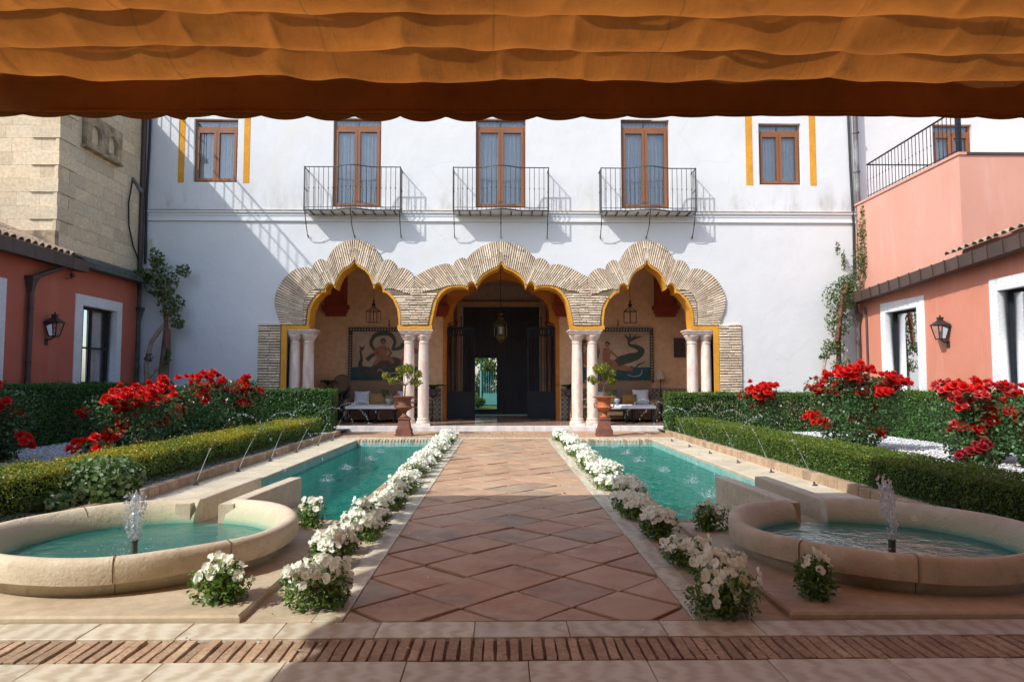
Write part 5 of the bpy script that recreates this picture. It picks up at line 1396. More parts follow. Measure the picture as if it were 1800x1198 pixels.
# ================================================================== white bedding flowers
def flower_mesh(seed):
    r = random.Random(seed); mb_ = MB()
    for k, (an, L_, w) in enumerate(((1.2,.50,.40),(1.95,.50,.40),(.1,.46,.36),(3.05,.46,.36),(-1.57,.52,.46))):
        an += r.uniform(-.2,.2); ca, sa = math.cos(an), math.sin(an); L_ *= r.uniform(.85,1.15); z0 = .03*k; cup = r.uniform(-.18,.32)
        def pp(rr, off, zz): return (rr*ca-off*sa, rr*sa+off*ca, zz)
        j = lambda: r.uniform(-.09,.09)
        mb_.add([pp(.02,-.05,0),pp(.02,.05,0),pp(L_*.5,-w*.85,z0+.08+j()),pp(L_*.5,0,z0+.03),pp(L_*.5,w*.85,z0+.08+j()),pp(L_*.95,-w*.62,z0+cup+j()),pp(L_*1.05,0,z0+cup+j()),pp(L_*.95,w*.62,z0+cup+j())], [(0,1,3),(0,3,2),(1,4,3),(2,3,6,5),(3,4,7,6)])
    mb_.cur = 1; mb_.lathe([(.0,.06),(.035,.05)], 4, (0,0,.02), False)
    me = mb_.mesh('flower'); me.materials.append(MT['petal']); me.materials.append(MT['petaleye']); return me
FLW = [flower_mesh(i) for i in range(5)]
def flower_plant(x, y, r, h, nf, lab, single, seed, z0=0.0, group='white flower plants along the path', fs=.052):
    rr = random.Random(seed); B = thing('flower_plant', lab, 'flower', (x,y,z0), 0, group)
    P = []; N_ = []; n = int(1000*r/.2*h/.2*(1.0 if single else .7))
    mounds = [(x+rr.uniform(-.5,.5)*r, y+rr.uniform(-.5,.5)*r, r*rr.uniform(.5,.8), h*rr.uniform(.65,1.12)) for _ in range(4)]
    for k in range(n):
        mx, my, mr, mh = mounds[k % 4]
        a = rr.uniform(0,6.28); t = rr.random(); u = rr.random()**.5
        prof = mr*(.55+.5*math.sin(t*math.pi*.75+.3)); P.append((mx+prof*u*math.cos(a), my+prof*u*math.sin(a), z0+.01+mh*.88*t)); N_.append((math.cos(a)*.6,math.sin(a)*.6,.7))
    o = obj('leaves', leaf_cloud(P, N_, .034, .5, .2, None, .8), 'fleaf', B); o['kind'] = 'stuff'
    st_ = MB(); fl = []
    for k in range(nf):
        mx, my, mr, mh = mounds[k % 4]
        a = rr.uniform(0,6.28); t = rr.uniform(.62,1.12)**.7; u = rr.random()**.55
        prof = mr*(1.1-.5*max(0,t-.6)); p = Vector((mx+prof*u*math.cos(a), my+prof*u*math.sin(a), z0+mh*t))
        if single: st_.tube([(mx+prof*u*.5*math.cos(a), my+prof*u*.5*math.sin(a), z0+mh*t*.4), p-Vector((0,0,.012))], .0025, 3, False)
        out = Vector((math.cos(a)*u*.8+rr.uniform(-.4,.4), math.sin(a)*u*.8-.4+rr.uniform(-.4,.4), .6+rr.uniform(-.45,.4))).normalized()
        fl.append(Matrix.Translation(p) @ out.to_track_quat('Z','Y').to_matrix().to_4x4() @ Matrix.Rotation(rr.uniform(0,6.28),4,'Z') @ Matrix.Scale(fs*rr.uniform(.65,1.2),4))
    if single:
        obj('stems', st_, 'stem', B)
        for M in fl: inst('flower', rr.choice(FLW), B, M)
    else:
        mb_ = MB()
        for M in fl:
            me = rr.choice(FLW); base = len(mb_.v); mb_.v += [tuple(M @ v.co) for v in me.vertices]
            for p in me.polygons: mb_.f.append(tuple(i+base for i in p.vertices)); mb_.mi.append(p.material_index)
        o = obj('flowers', mb_, ['petal','petaleye'], B); o['kind'] = 'stuff'
for side, x in (('left',-1.18),('right',1.36)):
    y = 4.05 if side == 'left' else 3.88; k = 0
    while y < 15.9:
        r = random.uniform(.165,.195) if y > 4.4 else .20
        thin = (side == 'right' and 4.3 < y < 5.6)
        r *= random.uniform(.82,1.12)
        flower_plant(x+random.uniform(-.03,.05)*(1 if side == 'left' else -1)+(.08 if side == 'left' and k == 0 else 0)-(.10 if side == 'right' and k == 0 else 0), y, r, random.uniform(.16,.25)*(.75 if thin else 1)*(1.15 if k == 0 else 1), int((105 if y < 7 else 100)*(.4 if thin else (.5 if side == 'right' and k == 0 else 1))), 'white flowering plant on the %s of the path, %s from the front' % (side, ORD[k]), y < 7.2, hash((side == 'left', k)) % 9999, fs=.050 if y < 9 else .054)
        y += random.uniform(.32,.44)*(1.12 if k == 0 and side == 'left' else 1)*(1 if y < 5 else 1.18); k += 1
flower_plant(-1.66,4.10,.19,.24,34,'lone white flower plant in front of the left fountain', True, 501, .03, 'lone white flower plants by the fountains')
flower_plant(-1.66,6.12,.14,.23,44,'white flower plant between the left fountain and its pool', True, 502, .03, 'lone white flower plants by the fountains')
flower_plant(1.82,5.98,.16,.21,26,'white flower plant between the right fountain and its pool', True, 503, .03, 'lone white flower plants by the fountains')
flower_plant(1.88,4.12,.15,.25,18,'lone white flower plant in front of the right fountain', True, 504, .03, 'lone white flower plants by the fountains')

# ================================================================== ivy bush, climbers, trees
def leafy(parent, centers, n, size, m, name='leaves', flat=.55, jit=.8):
    P = []; N_ = []
    for (c, rad, wgt) in centers:
        for k in range(int(n*wgt)):
            d = Vector((random.gauss(0,1),random.gauss(0,1),random.gauss(0,1))).normalized(); u = random.random()**.4
            P.append((c[0]+d.x*rad[0]*u, c[1]+d.y*rad[1]*u, c[2]+d.z*rad[2]*u)); N_.append((d.x,d.y,d.z+.3))
    o = obj(name, leaf_cloud(P, N_, size, flat, .2, None, jit), m, parent); o['kind'] = 'stuff'; return o
iv = thing('ivy_bush', 'rounded variegated ivy mound between the left box hedges', 'bush', (-4.12,7.25,.0))
leafy(iv, [((-4.15,7.15,.26),(.40,.34,.30),1),((-4.32,6.75,.12),(.22,.25,.14),.35),((-4.02,7.35,.30),(.25,.2,.22),.4)], 2600, .058, 'ivy', flat=.8)
sm = MB()
for k in range(7): sm.tube([(-4.13,7.2,0),(-4.13+random.uniform(-.1,.1),7.2+random.uniform(-.1,.1),.15),(-4.13+random.uniform(-.25,.25),7.2+random.uniform(-.2,.2),.34)], [.012,.008,.004], 4)
obj('stems', sm, 'bark', iv)
tl = thing('climbing_tree', 'bare-stemmed leafy tree tied up in the left facade corner', 'tree', (-9.1,18.1,.085))
tk = MB(); tk.tube([(-8.95,18.2,.05),(-8.93,18.2,1.4),(-8.88,18.2,2.1),(-8.86,18.2,2.7)], [.15,.13,.12,.09], 10); obj('trunk', tk, 'bark', tl, True, 60)
b2 = MB(); b2.tube([(-9.28,18.1,.05),(-9.30,18.1,1.3),(-9.33,18.1,1.75),(-9.22,18.1,2.35),(-8.95,18.1,2.75),(-8.80,18.15,3.0)], [.07,.06,.06,.055,.05,.04], 8); b2.tube([(-9.28,18.1,1.4),(-9.1,18.12,1.62),(-8.95,18.18,1.75)], [.05,.045,.04], 7); obj('limb', b2, 'barkpale', tl, True, 60)
b3 = MB(); b3.tube([(-8.84,18.1,2.2),(-8.83,18.08,3.1)], [.045,.04], 7); obj('limb', b3, 'rust', tl, True, 60)
b4 = MB(); b4.tube([(-8.80,18.15,2.9),(-8.75,18.15,3.5),(-8.95,18.15,4.2)], [.05,.035,.015], 6); b4.tube([(-8.80,18.1,3.1),(-8.55,18.1,3.2),(-8.95,18.1,3.55)], [.03,.03,.015], 6); b4.tube([(-8.86,18.2,2.7),(-9.02,18.2,3.6),(-9.2,18.2,4.3)], [.06,.04,.015], 6); obj('branches', b4, 'barkpale', tl, True, 60)
leafy(tl, [((-9.0,18.1,4.0),(.46,.25,.5),.75),((-9.15,18.1,4.6),(.2,.2,.28),.22),((-8.72,18.1,3.35),(.34,.22,.38),.42),((-8.45,18.1,4.25),(.22,.18,.2),.18),((-9.5,18.1,4.15),(.28,.2,.18),.25),((-8.55,18.1,2.85),(.2,.15,.15),.15),((-9.25,18.05,1.95),(.1,.1,.12),.06),((-8.75,18.05,2.0),(.1,.1,.25),.06)], 560, .11, 'vine', 'crown', .6)
tr_ = thing('climbing_vine', 'leafy vine climbing its post and the right drainpipe', 'climber', (8.75,18.1,.085))
tk = MB(); tk.tube([(8.78,18.2,.05),(8.78,18.2,1.2),(8.80,18.2,2.3),(8.86,18.2,3.0)], [.085,.08,.06,.05], 8); obj('trunk', tk, 'bark', tr_, True, 60)
b = MB(); b.tube([(8.55,18.1,.05),(8.50,18.1,.95),(8.30,18.1,1.5),(8.38,18.1,1.9),(8.62,18.1,2.2),(8.70,18.1,2.7)], [.04,.04,.04,.035,.03,.025], 7); b.tube([(9.02,18.1,.05),(9.0,18.1,1.3),(8.96,18.1,1.8),(8.85,18.1,2.2)], [.04,.04,.035,.03], 7); obj('stems', b, 'barkpale', tr_, True, 60)
b = MB(); b.tube([(8.68,18.05,2.4),(8.76,18.0,3.1),(8.84,18.0,3.6),(8.98,18.0,3.9)], [.05,.06,.055,.03], 8); obj('limb', b, 'rust', tr_, True, 60)
cc = [((8.85,18.1,3.6),(.52,.22,.45),.9),((8.75,18.1,2.9),(.36,.2,.45),.55),((8.6,18.1,2.25),(.35,.18,.25),.35),((8.8,18.1,1.75),(.35,.16,.2),.18),((9.4,18.15,3.95),(.35,.2,.3),.45),((9.75,18.1,4.6),(.3,.2,.6),.6),((9.82,18.1,5.4),(.17,.18,.5),.35),((9.85,18.1,5.95),(.12,.12,.2),.1),((8.35,18.1,2.0),(.2,.12,.1),.08),((9.05,18.3,4.6),(.07,.05,.35),.08),((8.9,18.3,4.95),(.06,.05,.2),.06)]
leafy(tr_, [((c[0]-(.28 if c[0] > 9.3 else 0),c[1],c[2]),r_,w_) for c, r_, w_ in cc], 1000, .075, 'vine', 'crown', .55)

tr_.location.x += .28

# ================================================================== urns with little citrus trees
def urn(x, y, m, lab, s=1.0):
    U = thing('garden_urn', lab, 'urn', (x,y,.0), 0, 'cast iron urns')
    p = MB(); 
    for z0,z1,w in ((.002,.05,.20),(.05,.16,.185),(.16,.185,.165)): p.box(x-w,x+w,y-w,y+w,z0,z1)
    a, b_ = .155,.125; p.add([(x-a,y-a,.185),(x+a,y-a,.185),(x+a,y+a,.185),(x-a,y+a,.185),(x-b_,y-b_,.40),(x+b_,y-b_,.40),(x+b_,y+b_,.40),(x-b_,y+b_,.40)], [(k,(k+1)%4,(k+1)%4+4,k+4) for k in range(4)]+[(4,5,6,7)])
    p.box(x-.145,x+.145,y-.145,y+.145,.401,.425); p.box(x-.12,x+.12,y-.12,y+.12,.425,.45)
    obj('pedestal', p, 'rust', U)
    prof = [(.105,.45),(.11,.47),(.06,.50),(.045,.54),(.05,.56),(.075,.575),(.055,.59),(.09,.61),(.17,.66),(.195,.70),(.19,.715),(.165,.725),(.155,.78),(.155,.87),(.175,.90),(.22,.925),(.275,.94),(.285,.955),(.265,.965),(.15,.945)]
    body = MB().lathe(prof, 32, (x,y,0), False)
    # gadroons on the belly
    body.v = [(x+(vx-x)*(1+(.05*math.cos(16*math.atan2(vy-y,vx-x)) if .60 < vz < .70 else 0)), y+(vy-y)*(1+(.05*math.cos(16*math.atan2(vy-y,vx-x)) if .60 < vz < .70 else 0)), vz) for vx,vy,vz in body.v]
    obj('bowl', body, m, U, True, 50)
    for s_ in (-1,1): obj('handle', MB().tube([(x+s_*.17,y,.69),(x+s_*.235,y,.70),(x+s_*.245,y,.78),(x+s_*.20,y,.82),(x+s_*.16,y,.80)], .016, 6), m, U, True, 60)
    obj('soil', MB().lathe([(.001,.94),(.25,.935)], 20, (x,y,0), False), 'soil', U)
    return U
urn(-2.38,16.92,'rust','dark rusty iron urn on a pedestal at the far end of the left pool'); urn(2.52,16.75,'rust2','orange rusty iron urn on a pedestal at the far end of the right pool')
for x, y, sd, lab, W_ in ((-2.38,16.92,3,'spreading little citrus tree growing in the dark urn',.50),(2.50,16.75,4,'round yellow-green citrus tree growing in the orange urn',.38)):
    T = thing('citrus_tree', lab, 'tree', (x,y,.94), 0, 'citrus trees in the urns')
    random.seed(sd); t_ = MB(); t_.tube([(x,y,.92),(x+.01,y,1.12),(x+.02,y,1.26)], [.018,.015,.013], 7)
    cs = []
    for k in range(11):
        a = 6.28*k/11; l = W_*random.uniform(.55,1.0); e = (x+l*math.cos(a)*1.0, y+l*.8*math.sin(a), 1.36+random.uniform(-.08,.32)); t_.tube([(x+.02,y,1.22),(x+.5*l*math.cos(a),y+.4*l*math.sin(a),1.32),e], [.009,.007,.003], 4); cs.append((e,(.10,.10,.10),1))
    for k in range(5): cs.append(((x+random.uniform(-.15,.15),y+random.uniform(-.15,.15),1.52+random.uniform(-.08,.18)),(.12,.12,.12),1))
    obj('trunk', t_, 'bark', T); leafy(T, cs, 75, .075, 'citrus', 'crown', .42, 1.0)
random.seed(11)

# fallen petals and leaf bits on the paving
fp = []; fn_ = []
for k in range(260):
    sd = random.choice((-1,1)); X = (-1.0 if sd < 0 else 1.18)+random.gauss(0,.25)*1.0; Y = 3.3+random.random()**1.6*9
    fp.append((X, Y, .008)); fn_.append((0,0,1))
tag(obj('fallen_petals', leaf_cloud(fp, fn_, .018, .7, .15, rng.integers(0,3,len(fp)), .12), ['petal','dryleaf','fleaf']), 'fallen petals and leaf bits scattered on the paving', None, None, 'stuff')
# ================================================================== gallery furniture
def cushion_mesh(w, h, t, n=8):
    mb_ = MB()
    for s in (1,-1):
        o = len(mb_.v)
        for j in range(n+1):
            for i in range(n+1):
                u, v = i/n*2-1, j/n*2-1; k = (1-u**4)*(1-v**4); pinch = 1-.07*(1-abs(u)*abs(v))*(abs(u)**6+abs(v)**6)
                mb_.v.append((u*w/2*pinch, s*t/2*k**.6, v*h/2*pinch))
        for j in range(n):
            for i in range(n): a = o+j*(n+1)+i; mb_.f.append((a,a+1,a+n+2,a+n+1) if s < 0 else (a+n+1,a+n+2,a+1,a)); mb_.mi.append(0)
    return mb_
def cushion(x, y, z, w, h, m, lab, rx=-.3, rz=0.0, grp='sofa cushions'):
    o = obj('cushion', cushion_mesh(w,h,.15), m, None, True, 80); o.location = (x,y,z+h/2); o.rotation_euler = (rx,0,rz)
    tag(o, lab, 'cushion', grp); return o
def sofa(x0, x1, lab, arm_r=True):
    S = thing('wicker_sofa', lab, 'sofa', ((x0+x1)/2,21.1,.13), 0, 'high-backed wicker sofas')
    obj('backrest', MB().bbox(x0,x1,21.40,21.52,.20,1.36,.03), 'wicker', S); obj('seat_frame', MB().bbox(x0+.02,x1-.02,20.55,21.395,.20,.50,.03), 'wicker', S)
    for a in (x0-.02, x1-.12): obj('arm', MB().bbox(a,a+.14,20.60,21.38,.505,.80,.04), 'wicker', S)
    obj('seat_cushion', MB().bbox(x0+.13,x1-.14,20.50,21.30,.502,.64,.04), 'cloth', S)
    lg = MB().box(-.03,.03,-.03,.03,0,.075).mesh('leg'); lg.materials.append(MT['iron'])
    for a in (x0+.06,x1-.06):
        for b in (20.62,21.42): inst('leg', lg, S, Matrix.Translation((a,b,.128)))
sofa(-4.70,-2.72,'wicker sofa with high back under the left mural'); sofa(2.72,4.72,'wicker sofa with high back under the right mural')
cushion(-4.28,21.12,.63,.48,.42,'cloth','white cushion at the left end of the left sofa'); cushion(-3.82,21.06,.63,.50,.36,'tan','tan cushion next to the white one on the left sofa')
cushion(-3.36,21.12,.63,.52,.34,'tan','tan cushion behind the vase on the left sofa'); cushion(-2.98,21.18,.63,.45,.42,'cloth','white cushion behind the column on the left sofa')
cushion(2.98,21.14,.63,.50,.40,'cloth','white cushion behind the column on the right sofa'); cushion(4.32,21.14,.63,.50,.46,'cloth','big white cushion at the right end of the right sofa')
cushion(3.95,21.02,.63,.46,.32,'mustard','mustard cushion in front of the big white one on the right sofa'); cushion(3.42,21.08,.63,.44,.36,'tan','tan cushion behind the flowers on the right sofa')
def low_table(x0, x1, y0, y1, lab):
    T = thing('coffee_table', lab, 'table', ((x0+x1)/2,(y0+y1)/2,.13), 0, 'dark metal coffee tables')
    obj('table_top', MB().bbox(x0,x1,y0,y1,.50,.535,.006), 'gateiron', T); obj('padded_top', MB().bbox(x0+.02,x1-.02,y0+.02,y1-.02,.536,.62,.03), 'cloth', T)
    lg = MB().box(-.02,.02,-.02,.02,0,.372).mesh('leg'); lg.materials.append(MT['gateiron'])
    for a in (x0+.08,(x0+x1)/2-.12,(x0+x1)/2+.12,x1-.08):
        for b in (y0+.06,y1-.06): inst('leg', lg, T, Matrix.Translation((a,b,.128)))
low_table(-4.55,-3.05,19.95,20.4,'long dark-legged padded table before the left sofa'); low_table(3.0,4.55,19.95,20.4,'long dark-legged padded table before the right sofa')
for x, lab, m in ((-3.30,'pale blue vase with leafy flowers on the left table','glazed'),(3.42,'grey goblet vase with purple flowers on the right table','glazed')):
    V = thing('flower_vase', lab, 'vase', (x,20.15,.62), 0, 'flower vases on the tables')
    obj('vessel', MB().lathe([(.06,.621),(.05,.63),(.02,.66),(.03,.69),(.085,.74),(.09,.82),(.075,.83)], 18, (x,20.15,0), True), m, V, True, 60)
    leafy(V, [((x-.12,20.15,.98),(.16,.12,.12),1)], 90, .07, 'fern', 'leaves'); leafy(V, [((x+.10,20.15,.96),(.13,.1,.09),1)], 60, .045, 'purple', 'blooms', .9)
# side pieces
ac = thing('armchair', 'dark armchair with a white cushion beyond the left hedge end', 'armchair', (-5.35,20.7,.13))
obj('seat', MB().bbox(-5.75,-4.98,20.4,21.1,.22,.50,.03), 'wicker', ac); obj('backrest', MB().bbox(-5.75,-4.98,21.0,21.12,.505,1.0,.03), 'wicker', ac); obj('seat_cushion', MB().bbox(-5.70,-5.02,20.38,20.98,.503,.66,.05), 'cloth', ac)
for a in (-5.80,-5.0): obj('arm', MB().bbox(a,a+.09,20.4,21.0,.505,.74,.02), 'wicker', ac)
for a in (-5.7,-5.04):
    for b in (20.45,21.02): obj('leg', MB().box(a-.025,a+.025,b-.025,b+.025,.13,.225), 'iron', ac)
ac = thing('armchair', 'wicker armchair right of the right sofa, behind the hedge', 'armchair', (5.35,20.8,.13))
obj('seat', MB().bbox(4.98,5.75,20.4,21.1,.22,.50,.03), 'wicker', ac); obj('backrest', MB().bbox(4.98,5.75,21.0,21.12,.505,1.05,.03), 'wicker', ac)
for a in (4.93,5.70): obj('arm', MB().bbox(a,a+.09,20.4,21.0,.505,.78,.02), 'wicker', ac)
for a in (5.04,5.7):
    for b in (20.45,21.02): obj('leg', MB().box(a-.025,a+.025,b-.025,b+.025,.13,.225), 'iron', ac)
cab = thing('side_table', 'dark side table in the left gallery corner', 'table', (-5.2,21.45,.13))
obj('table_top', MB().bbox(-5.75,-4.85,21.25,21.68,.97,1.0,.006), 'door', cab)
for a in (-5.68,-4.92):
    for b in (21.30,21.62): obj('leg', MB().box(a-.025,a+.025,b-.025,b+.025,.13,.969), 'door', cab)
pp = thing('potted_plant', 'small spreading house plant on the left side table', 'plant', (-5.42,21.45,1.0))
obj('pot', MB().lathe([(.08,1.001),(.10,1.16),(.11,1.18),(.09,1.18)], 16, (-5.42,21.45,0), True), 'door', pp, True, 60)
def fronds(parent, c, n, ln, m='fern', up=.6, w=.10):
    mb_ = MB()
    for k in range(n):
        a = 6.28*k/n+random.uniform(-.2,.2); l = ln*random.uniform(.75,1.1); q = 6; pts = []
        for i in range(q+1):
            t = i/q; pts.append(Vector((c[0]+l*t*math.cos(a), c[1]+l*t*.7*math.sin(a), c[2]+l*up*math.sin(t*2.4)*.8-.10*l*t)))
        for i in range(q):
            s0 = w*math.sin(math.pi*(i/q)*.9+.2); s1 = w*math.sin(math.pi*((i+1)/q)*.9+.2); pr = Vector((-math.sin(a),math.cos(a),.0))
            mb_.add([pts[i]-pr*s0, pts[i]+pr*s0, pts[i+1]+pr*s1, pts[i+1]-pr*s1], [(0,1,2,3)])
    return obj('fronds', mb_, m, parent)
fronds(pp, (-5.42,21.45,1.2), 10, .42, w=.055)
ty = thing('round_tray', 'round woven tray leaning on the wall behind the left armchair', 'tray', (-5.02,21.62,1.0))
td = MB().lathe([(.0,.0),(.24,.0),(.27,.03),(.28,.06),(.265,.06),(.25,.03),(.0,.02)], 28, (0,0,0), False); o = obj('dish', td, 'wicker', ty, True, 60); o.matrix_basis = Matrix.Translation((-5.02,21.66,1.27)) @ Matrix.Rotation(R(80),4,'X')
lt = thing('table_lamp', 'small lamp with cream shade right of the right sofa', 'lamp', (5.02,21.4,.13))
obj('stand', MB().tube([(5.02,21.45,.13),(5.02,21.45,1.5)], .014, 8), 'brass', lt); obj('foot', MB().lathe([(.14,.13),(.14,.15),(.02,.17)], 16, (5.02,21.45,0)), 'brass', lt); obj('lamp_shade', MB().lathe([(.17,1.42),(.09,1.64)], 20, (5.02,21.45,0), False), 'shade', lt, True)
for x, lab in ((5.70,'small dark framed picture high beside the right outer columns'),):
    f = thing('framed_picture', lab, 'picture', (x,21.7,2.4)); obj('frame', plate(rect(x-.18,x+.18,2.1,2.72), [rect(x-.13,x+.13,2.15,2.67)], .03, YP(21.70)), 'door', f); obj('picture', MB().box(x-.13,x+.13,21.715,21.735,2.15,2.67), 'darkpaint', f)
# ferns and bamboo chairs beside the gates
for s, lab in ((-1,'arching fern in a stand left of the gates'),(1,'arching fern in a stand right of the gates')):
    F_ = thing('fern', lab, 'plant', (s*2.12,21.3,.13), 0, 'ferns beside the gates')
    obj('stand', MB().lathe([(.16,.13),(.05,.18),(.04,.85),(.14,.90),(.15,1.05),(.13,1.05)], 16, (s*2.12,21.35,0)), 'door', F_, True, 50); fronds(F_, (s*2.12,21.35,1.08), 22, .48, up=.5, w=.06)
def bamboo_chair(x, y, rz, lab):
    Cc = thing('bamboo_chair', lab, 'chair', (0,0,0), 0, 'bamboo chairs by the gates')
    lg = MB().tube([(0,0,0),(0,0,.45)], .022, 7); 
    for a in (-.24,.24):
        obj('leg', MB().tube([(a,-.24,0),(a,-.24,.44)], .020, 7), 'bamboo', Cc, True, 60); obj('leg', MB().tube([(a,.22,0),(a,.22,.45),(a,.42,1.02)], .020, 7), 'bamboo', Cc, True, 60)
        obj('arm', MB().tube([(a,-.24,.44),(a,-.22,.66),(a,.26,.68)], .016, 7), 'bamboo', Cc, True, 60)
    obj('seat', MB().bbox(-.26,.26,-.26,.24,.42,.46,.01), 'wicker', Cc)
    for z_, yy in ((1.0,.415),(.80,.345),(.58,.27)): obj('back_rail', MB().tube([(-.24,yy,z_),(.24,yy,z_)], .016, 7), 'bamboo', Cc, True, 60)
    for a in (-.12,0,.12): obj('back_slat', MB().tube([(a,.27,.58),(a,.41,1.0)], .012, 6), 'bamboo', Cc)
    obj('stretcher', MB().tube([(-.24,-.24,.18),(.24,-.24,.18)], .014, 6), 'bamboo', Cc)
    Cc.location = (x,y,.13); Cc.rotation_euler = (0,0,rz)
bamboo_chair(-2.32,20.6,R(75),'bamboo chair left of the gates, half behind a column'); bamboo_chair(2.40,20.6,R(-75),'bamboo chair right of the gates, half behind a column')

# --- painted tile murals: flat painted figures on panels
def mural(x0, x1, z0, z1, lab, which):
    Mu = thing('wall_mural', lab, 'mural', ((x0+x1)/2,21.72,z0), 0, 'painted murals')
    y = 21.70
    obj('panel', MB().box(x0,x1,y,y+.04,z0,z1), 'cream', Mu)
    obj('border', plate(rect(x0-.12,x1+.12,z0-.10,z1+.12), [rect(x0,x1,z0,z1)], .05, YP(y-.02)), 'darkpaint', Mu)
    rp_ = MB(); n = int((x1-x0+.2)/.09)
    for k in range(n):
        for zz in (z0-.05, z1+.06):
            a = x0-.08+k*.09; rp_.add([(a,y-.024,zz-.03),(a+.03,y-.024,zz-.03),(a+.06,y-.024,zz+.03),(a+.03,y-.024,zz+.03)], [(0,1,2,3)])
    n = int((z1-z0)/.09)
    for k in range(n):
        for xx in (x0-.06, x1+.06):
            a = z0+k*.09; rp_.add([(xx-.03,y-.024,a),(xx+.03,y-.024,a+.03),(xx+.03,y-.024,a+.06),(xx-.03,y-.024,a+.03)], [(0,1,2,3)])
    o = obj('rope_pattern', rp_, 'palepaint', Mu); o['kind'] = 'stuff'
    W_, H_ = x1-x0, z1-z0
    lay = [0]
    def T(u, v): return (x0+u*W_, z0+v*H_)
    def blob(pts, m, nm):
        lay[0] += 1; yy = y-.002-.0006*lay[0]
        mb_ = MB(); P = [T(*p) for p in pts]; mb_.v = [(a,yy,b) for a,b in P]; mb_.f = [tuple(range(len(P)))]; mb_.mi = [0]; obj(nm, mb_, m, Mu)
    def ribbon(pts, ws, m, nm, res=8):
        lay[0] += 1; yy = y-.002-.0006*lay[0]
        # Catmull-Rom
        P = [Vector(T(*p)) for p in pts]; C_ = []; Wd = []
        for i in range(len(P)-1):
            p0,p1,p2,p3 = P[max(i-1,0)],P[i],P[i+1],P[min(i+2,len(P)-1)]
            for k in range(res):
                t = k/res; C_.append(.5*((2*p1)+(p2-p0)*t+(2*p0-5*p1+4*p2-p3)*t*t+(3*p1-p0-3*p2+p3)*t**3)); Wd.append(ws[i]+(ws[i+1]-ws[i])*t)
        C_.append(P[-1]); Wd.append(ws[-1]); mb_ = MB()
        for i, c in enumerate(C_):
            d = (C_[min(i+1,len(C_)-1)]-C_[max(i-1,0)]).normalized(); n_ = Vector((-d.y,d.x))*Wd[i]*H_/2; mb_.v += [(c.x+n_.x,yy,c.y+n_.y),(c.x-n_.x,yy,c.y-n_.y)]
        for i in range(len(C_)-1): mb_.f.append((2*i,2*i+2,2*i+3,2*i+1)); mb_.mi.append(0)
        obj(nm, mb_, m, Mu)
    def disc(u, v, r, m, nm): blob([(u+r*H_/W_*math.cos(a*.3927), v+r*math.sin(a*.3927)) for a in range(16)], m, nm)
    blob([(0,0),(1,0),(1,.26),(.8,.25),(.6,.27),(.4,.25),(.2,.27),(0,.25)], 'teal', 'painted_sea')
    if which == 0:
        ribbon([(.40,.52),(.28,.74),(.36,.93),(.55,.95),(.64,.80),(.60,.62)], [.05,.07,.09,.09,.07,.05], 'green', 'painted_scarf')
        ribbon([(.60,.62),(.72,.66),(.80,.76),(.86,.80)], [.05,.08,.12,.02], 'green', 'painted_scarf')
        ribbon([(.40,.56),(.30,.50),(.22,.40)], [.05,.07,.10], 'green', 'painted_scarf')
        ribbon([(.12,.62),(.14,.42),(.12,.30),(.2,.16),(.38,.12),(.55,.10),(.75,.14)], [.03,.06,.08,.12,.16,.18,.14], 'darkpaint', 'painted_serpent')
        blob([(.10,.70),(.13,.60),(.16,.60),(.20,.72),(.15,.66)], 'green', 'painted_tail_fin')
        ribbon([(.30,.20),(.45,.32),(.62,.34),(.75,.28),(.84,.34)], [.10,.22,.26,.22,.16], 'darkpaint', 'painted_horse')
        ribbon([(.80,.30),(.84,.48),(.92,.60),(.99,.56)], [.24,.18,.14,.08], 'flesh', 'painted_horse_neck')
        ribbon([(.78,.40),(.82,.56),(.92,.68)], [.04,.08,.03], 'darkpaint', 'painted_mane')
        ribbon([(.46,.70),(.46,.60),(.44,.50),(.42,.42)], [.12,.20,.17,.14], 'flesh', 'painted_torso')
        ribbon([(.40,.66),(.34,.56),(.38,.48)], [.07,.055,.04], 'flesh', 'painted_arm'); ribbon([(.53,.66),(.58,.55),(.53,.48)], [.07,.055,.04], 'flesh', 'painted_arm')
        ribbon([(.45,.44),(.56,.44),(.62,.34)], [.11,.09,.06], 'flesh', 'painted_leg'); ribbon([(.42,.43),(.36,.36),(.34,.30)], [.10,.08,.05], 'flesh', 'painted_leg')
        disc(.465,.77,.055,'flesh','painted_head'); ribbon([(.42,.80),(.465,.835),(.51,.79)], [.03,.05,.03], 'darkpaint', 'painted_hair')
        ribbon([(.38,.16),(.42,.21),(.47,.15),(.55,.12),(.66,.14)], [.012,.015,.018,.02,.015], 'palepaint', 'painted_curl')
    else:
        ribbon([(.0,.34),(.10,.48),(.16,.62),(.10,.74),(.0,.78)], [.30,.30,.26,.2,.12], 'flesh', 'painted_horse')
        ribbon([(.0,.80),(.12,.74),(.20,.58),(.22,.44)], [.05,.06,.05,.03], 'darkpaint', 'painted_mane')
        ribbon([(.34,.66),(.35,.56),(.34,.46),(.36,.36)], [.11,.18,.15,.16], 'flesh', 'painted_torso')
        disc(.36,.725,.05,'flesh','painted_head'); ribbon([(.33,.75),(.36,.78),(.40,.74)], [.03,.05,.03], 'darkpaint', 'painted_hair')
        ribbon([(.40,.60),(.48,.50),(.56,.42)], [.06,.05,.03], 'flesh', 'painted_arm')
        ribbon([(.34,.36),(.48,.30),(.62,.24),(.74,.20)], [.18,.18,.12,.05], 'flesh', 'painted_body')
        ribbon([(.50,.34),(.58,.40),(.70,.44),(.82,.50),(.88,.60),(.80,.68),(.70,.72),(.68,.80)], [.16,.20,.18,.15,.12,.09,.06,.05], 'green', 'painted_serpent')
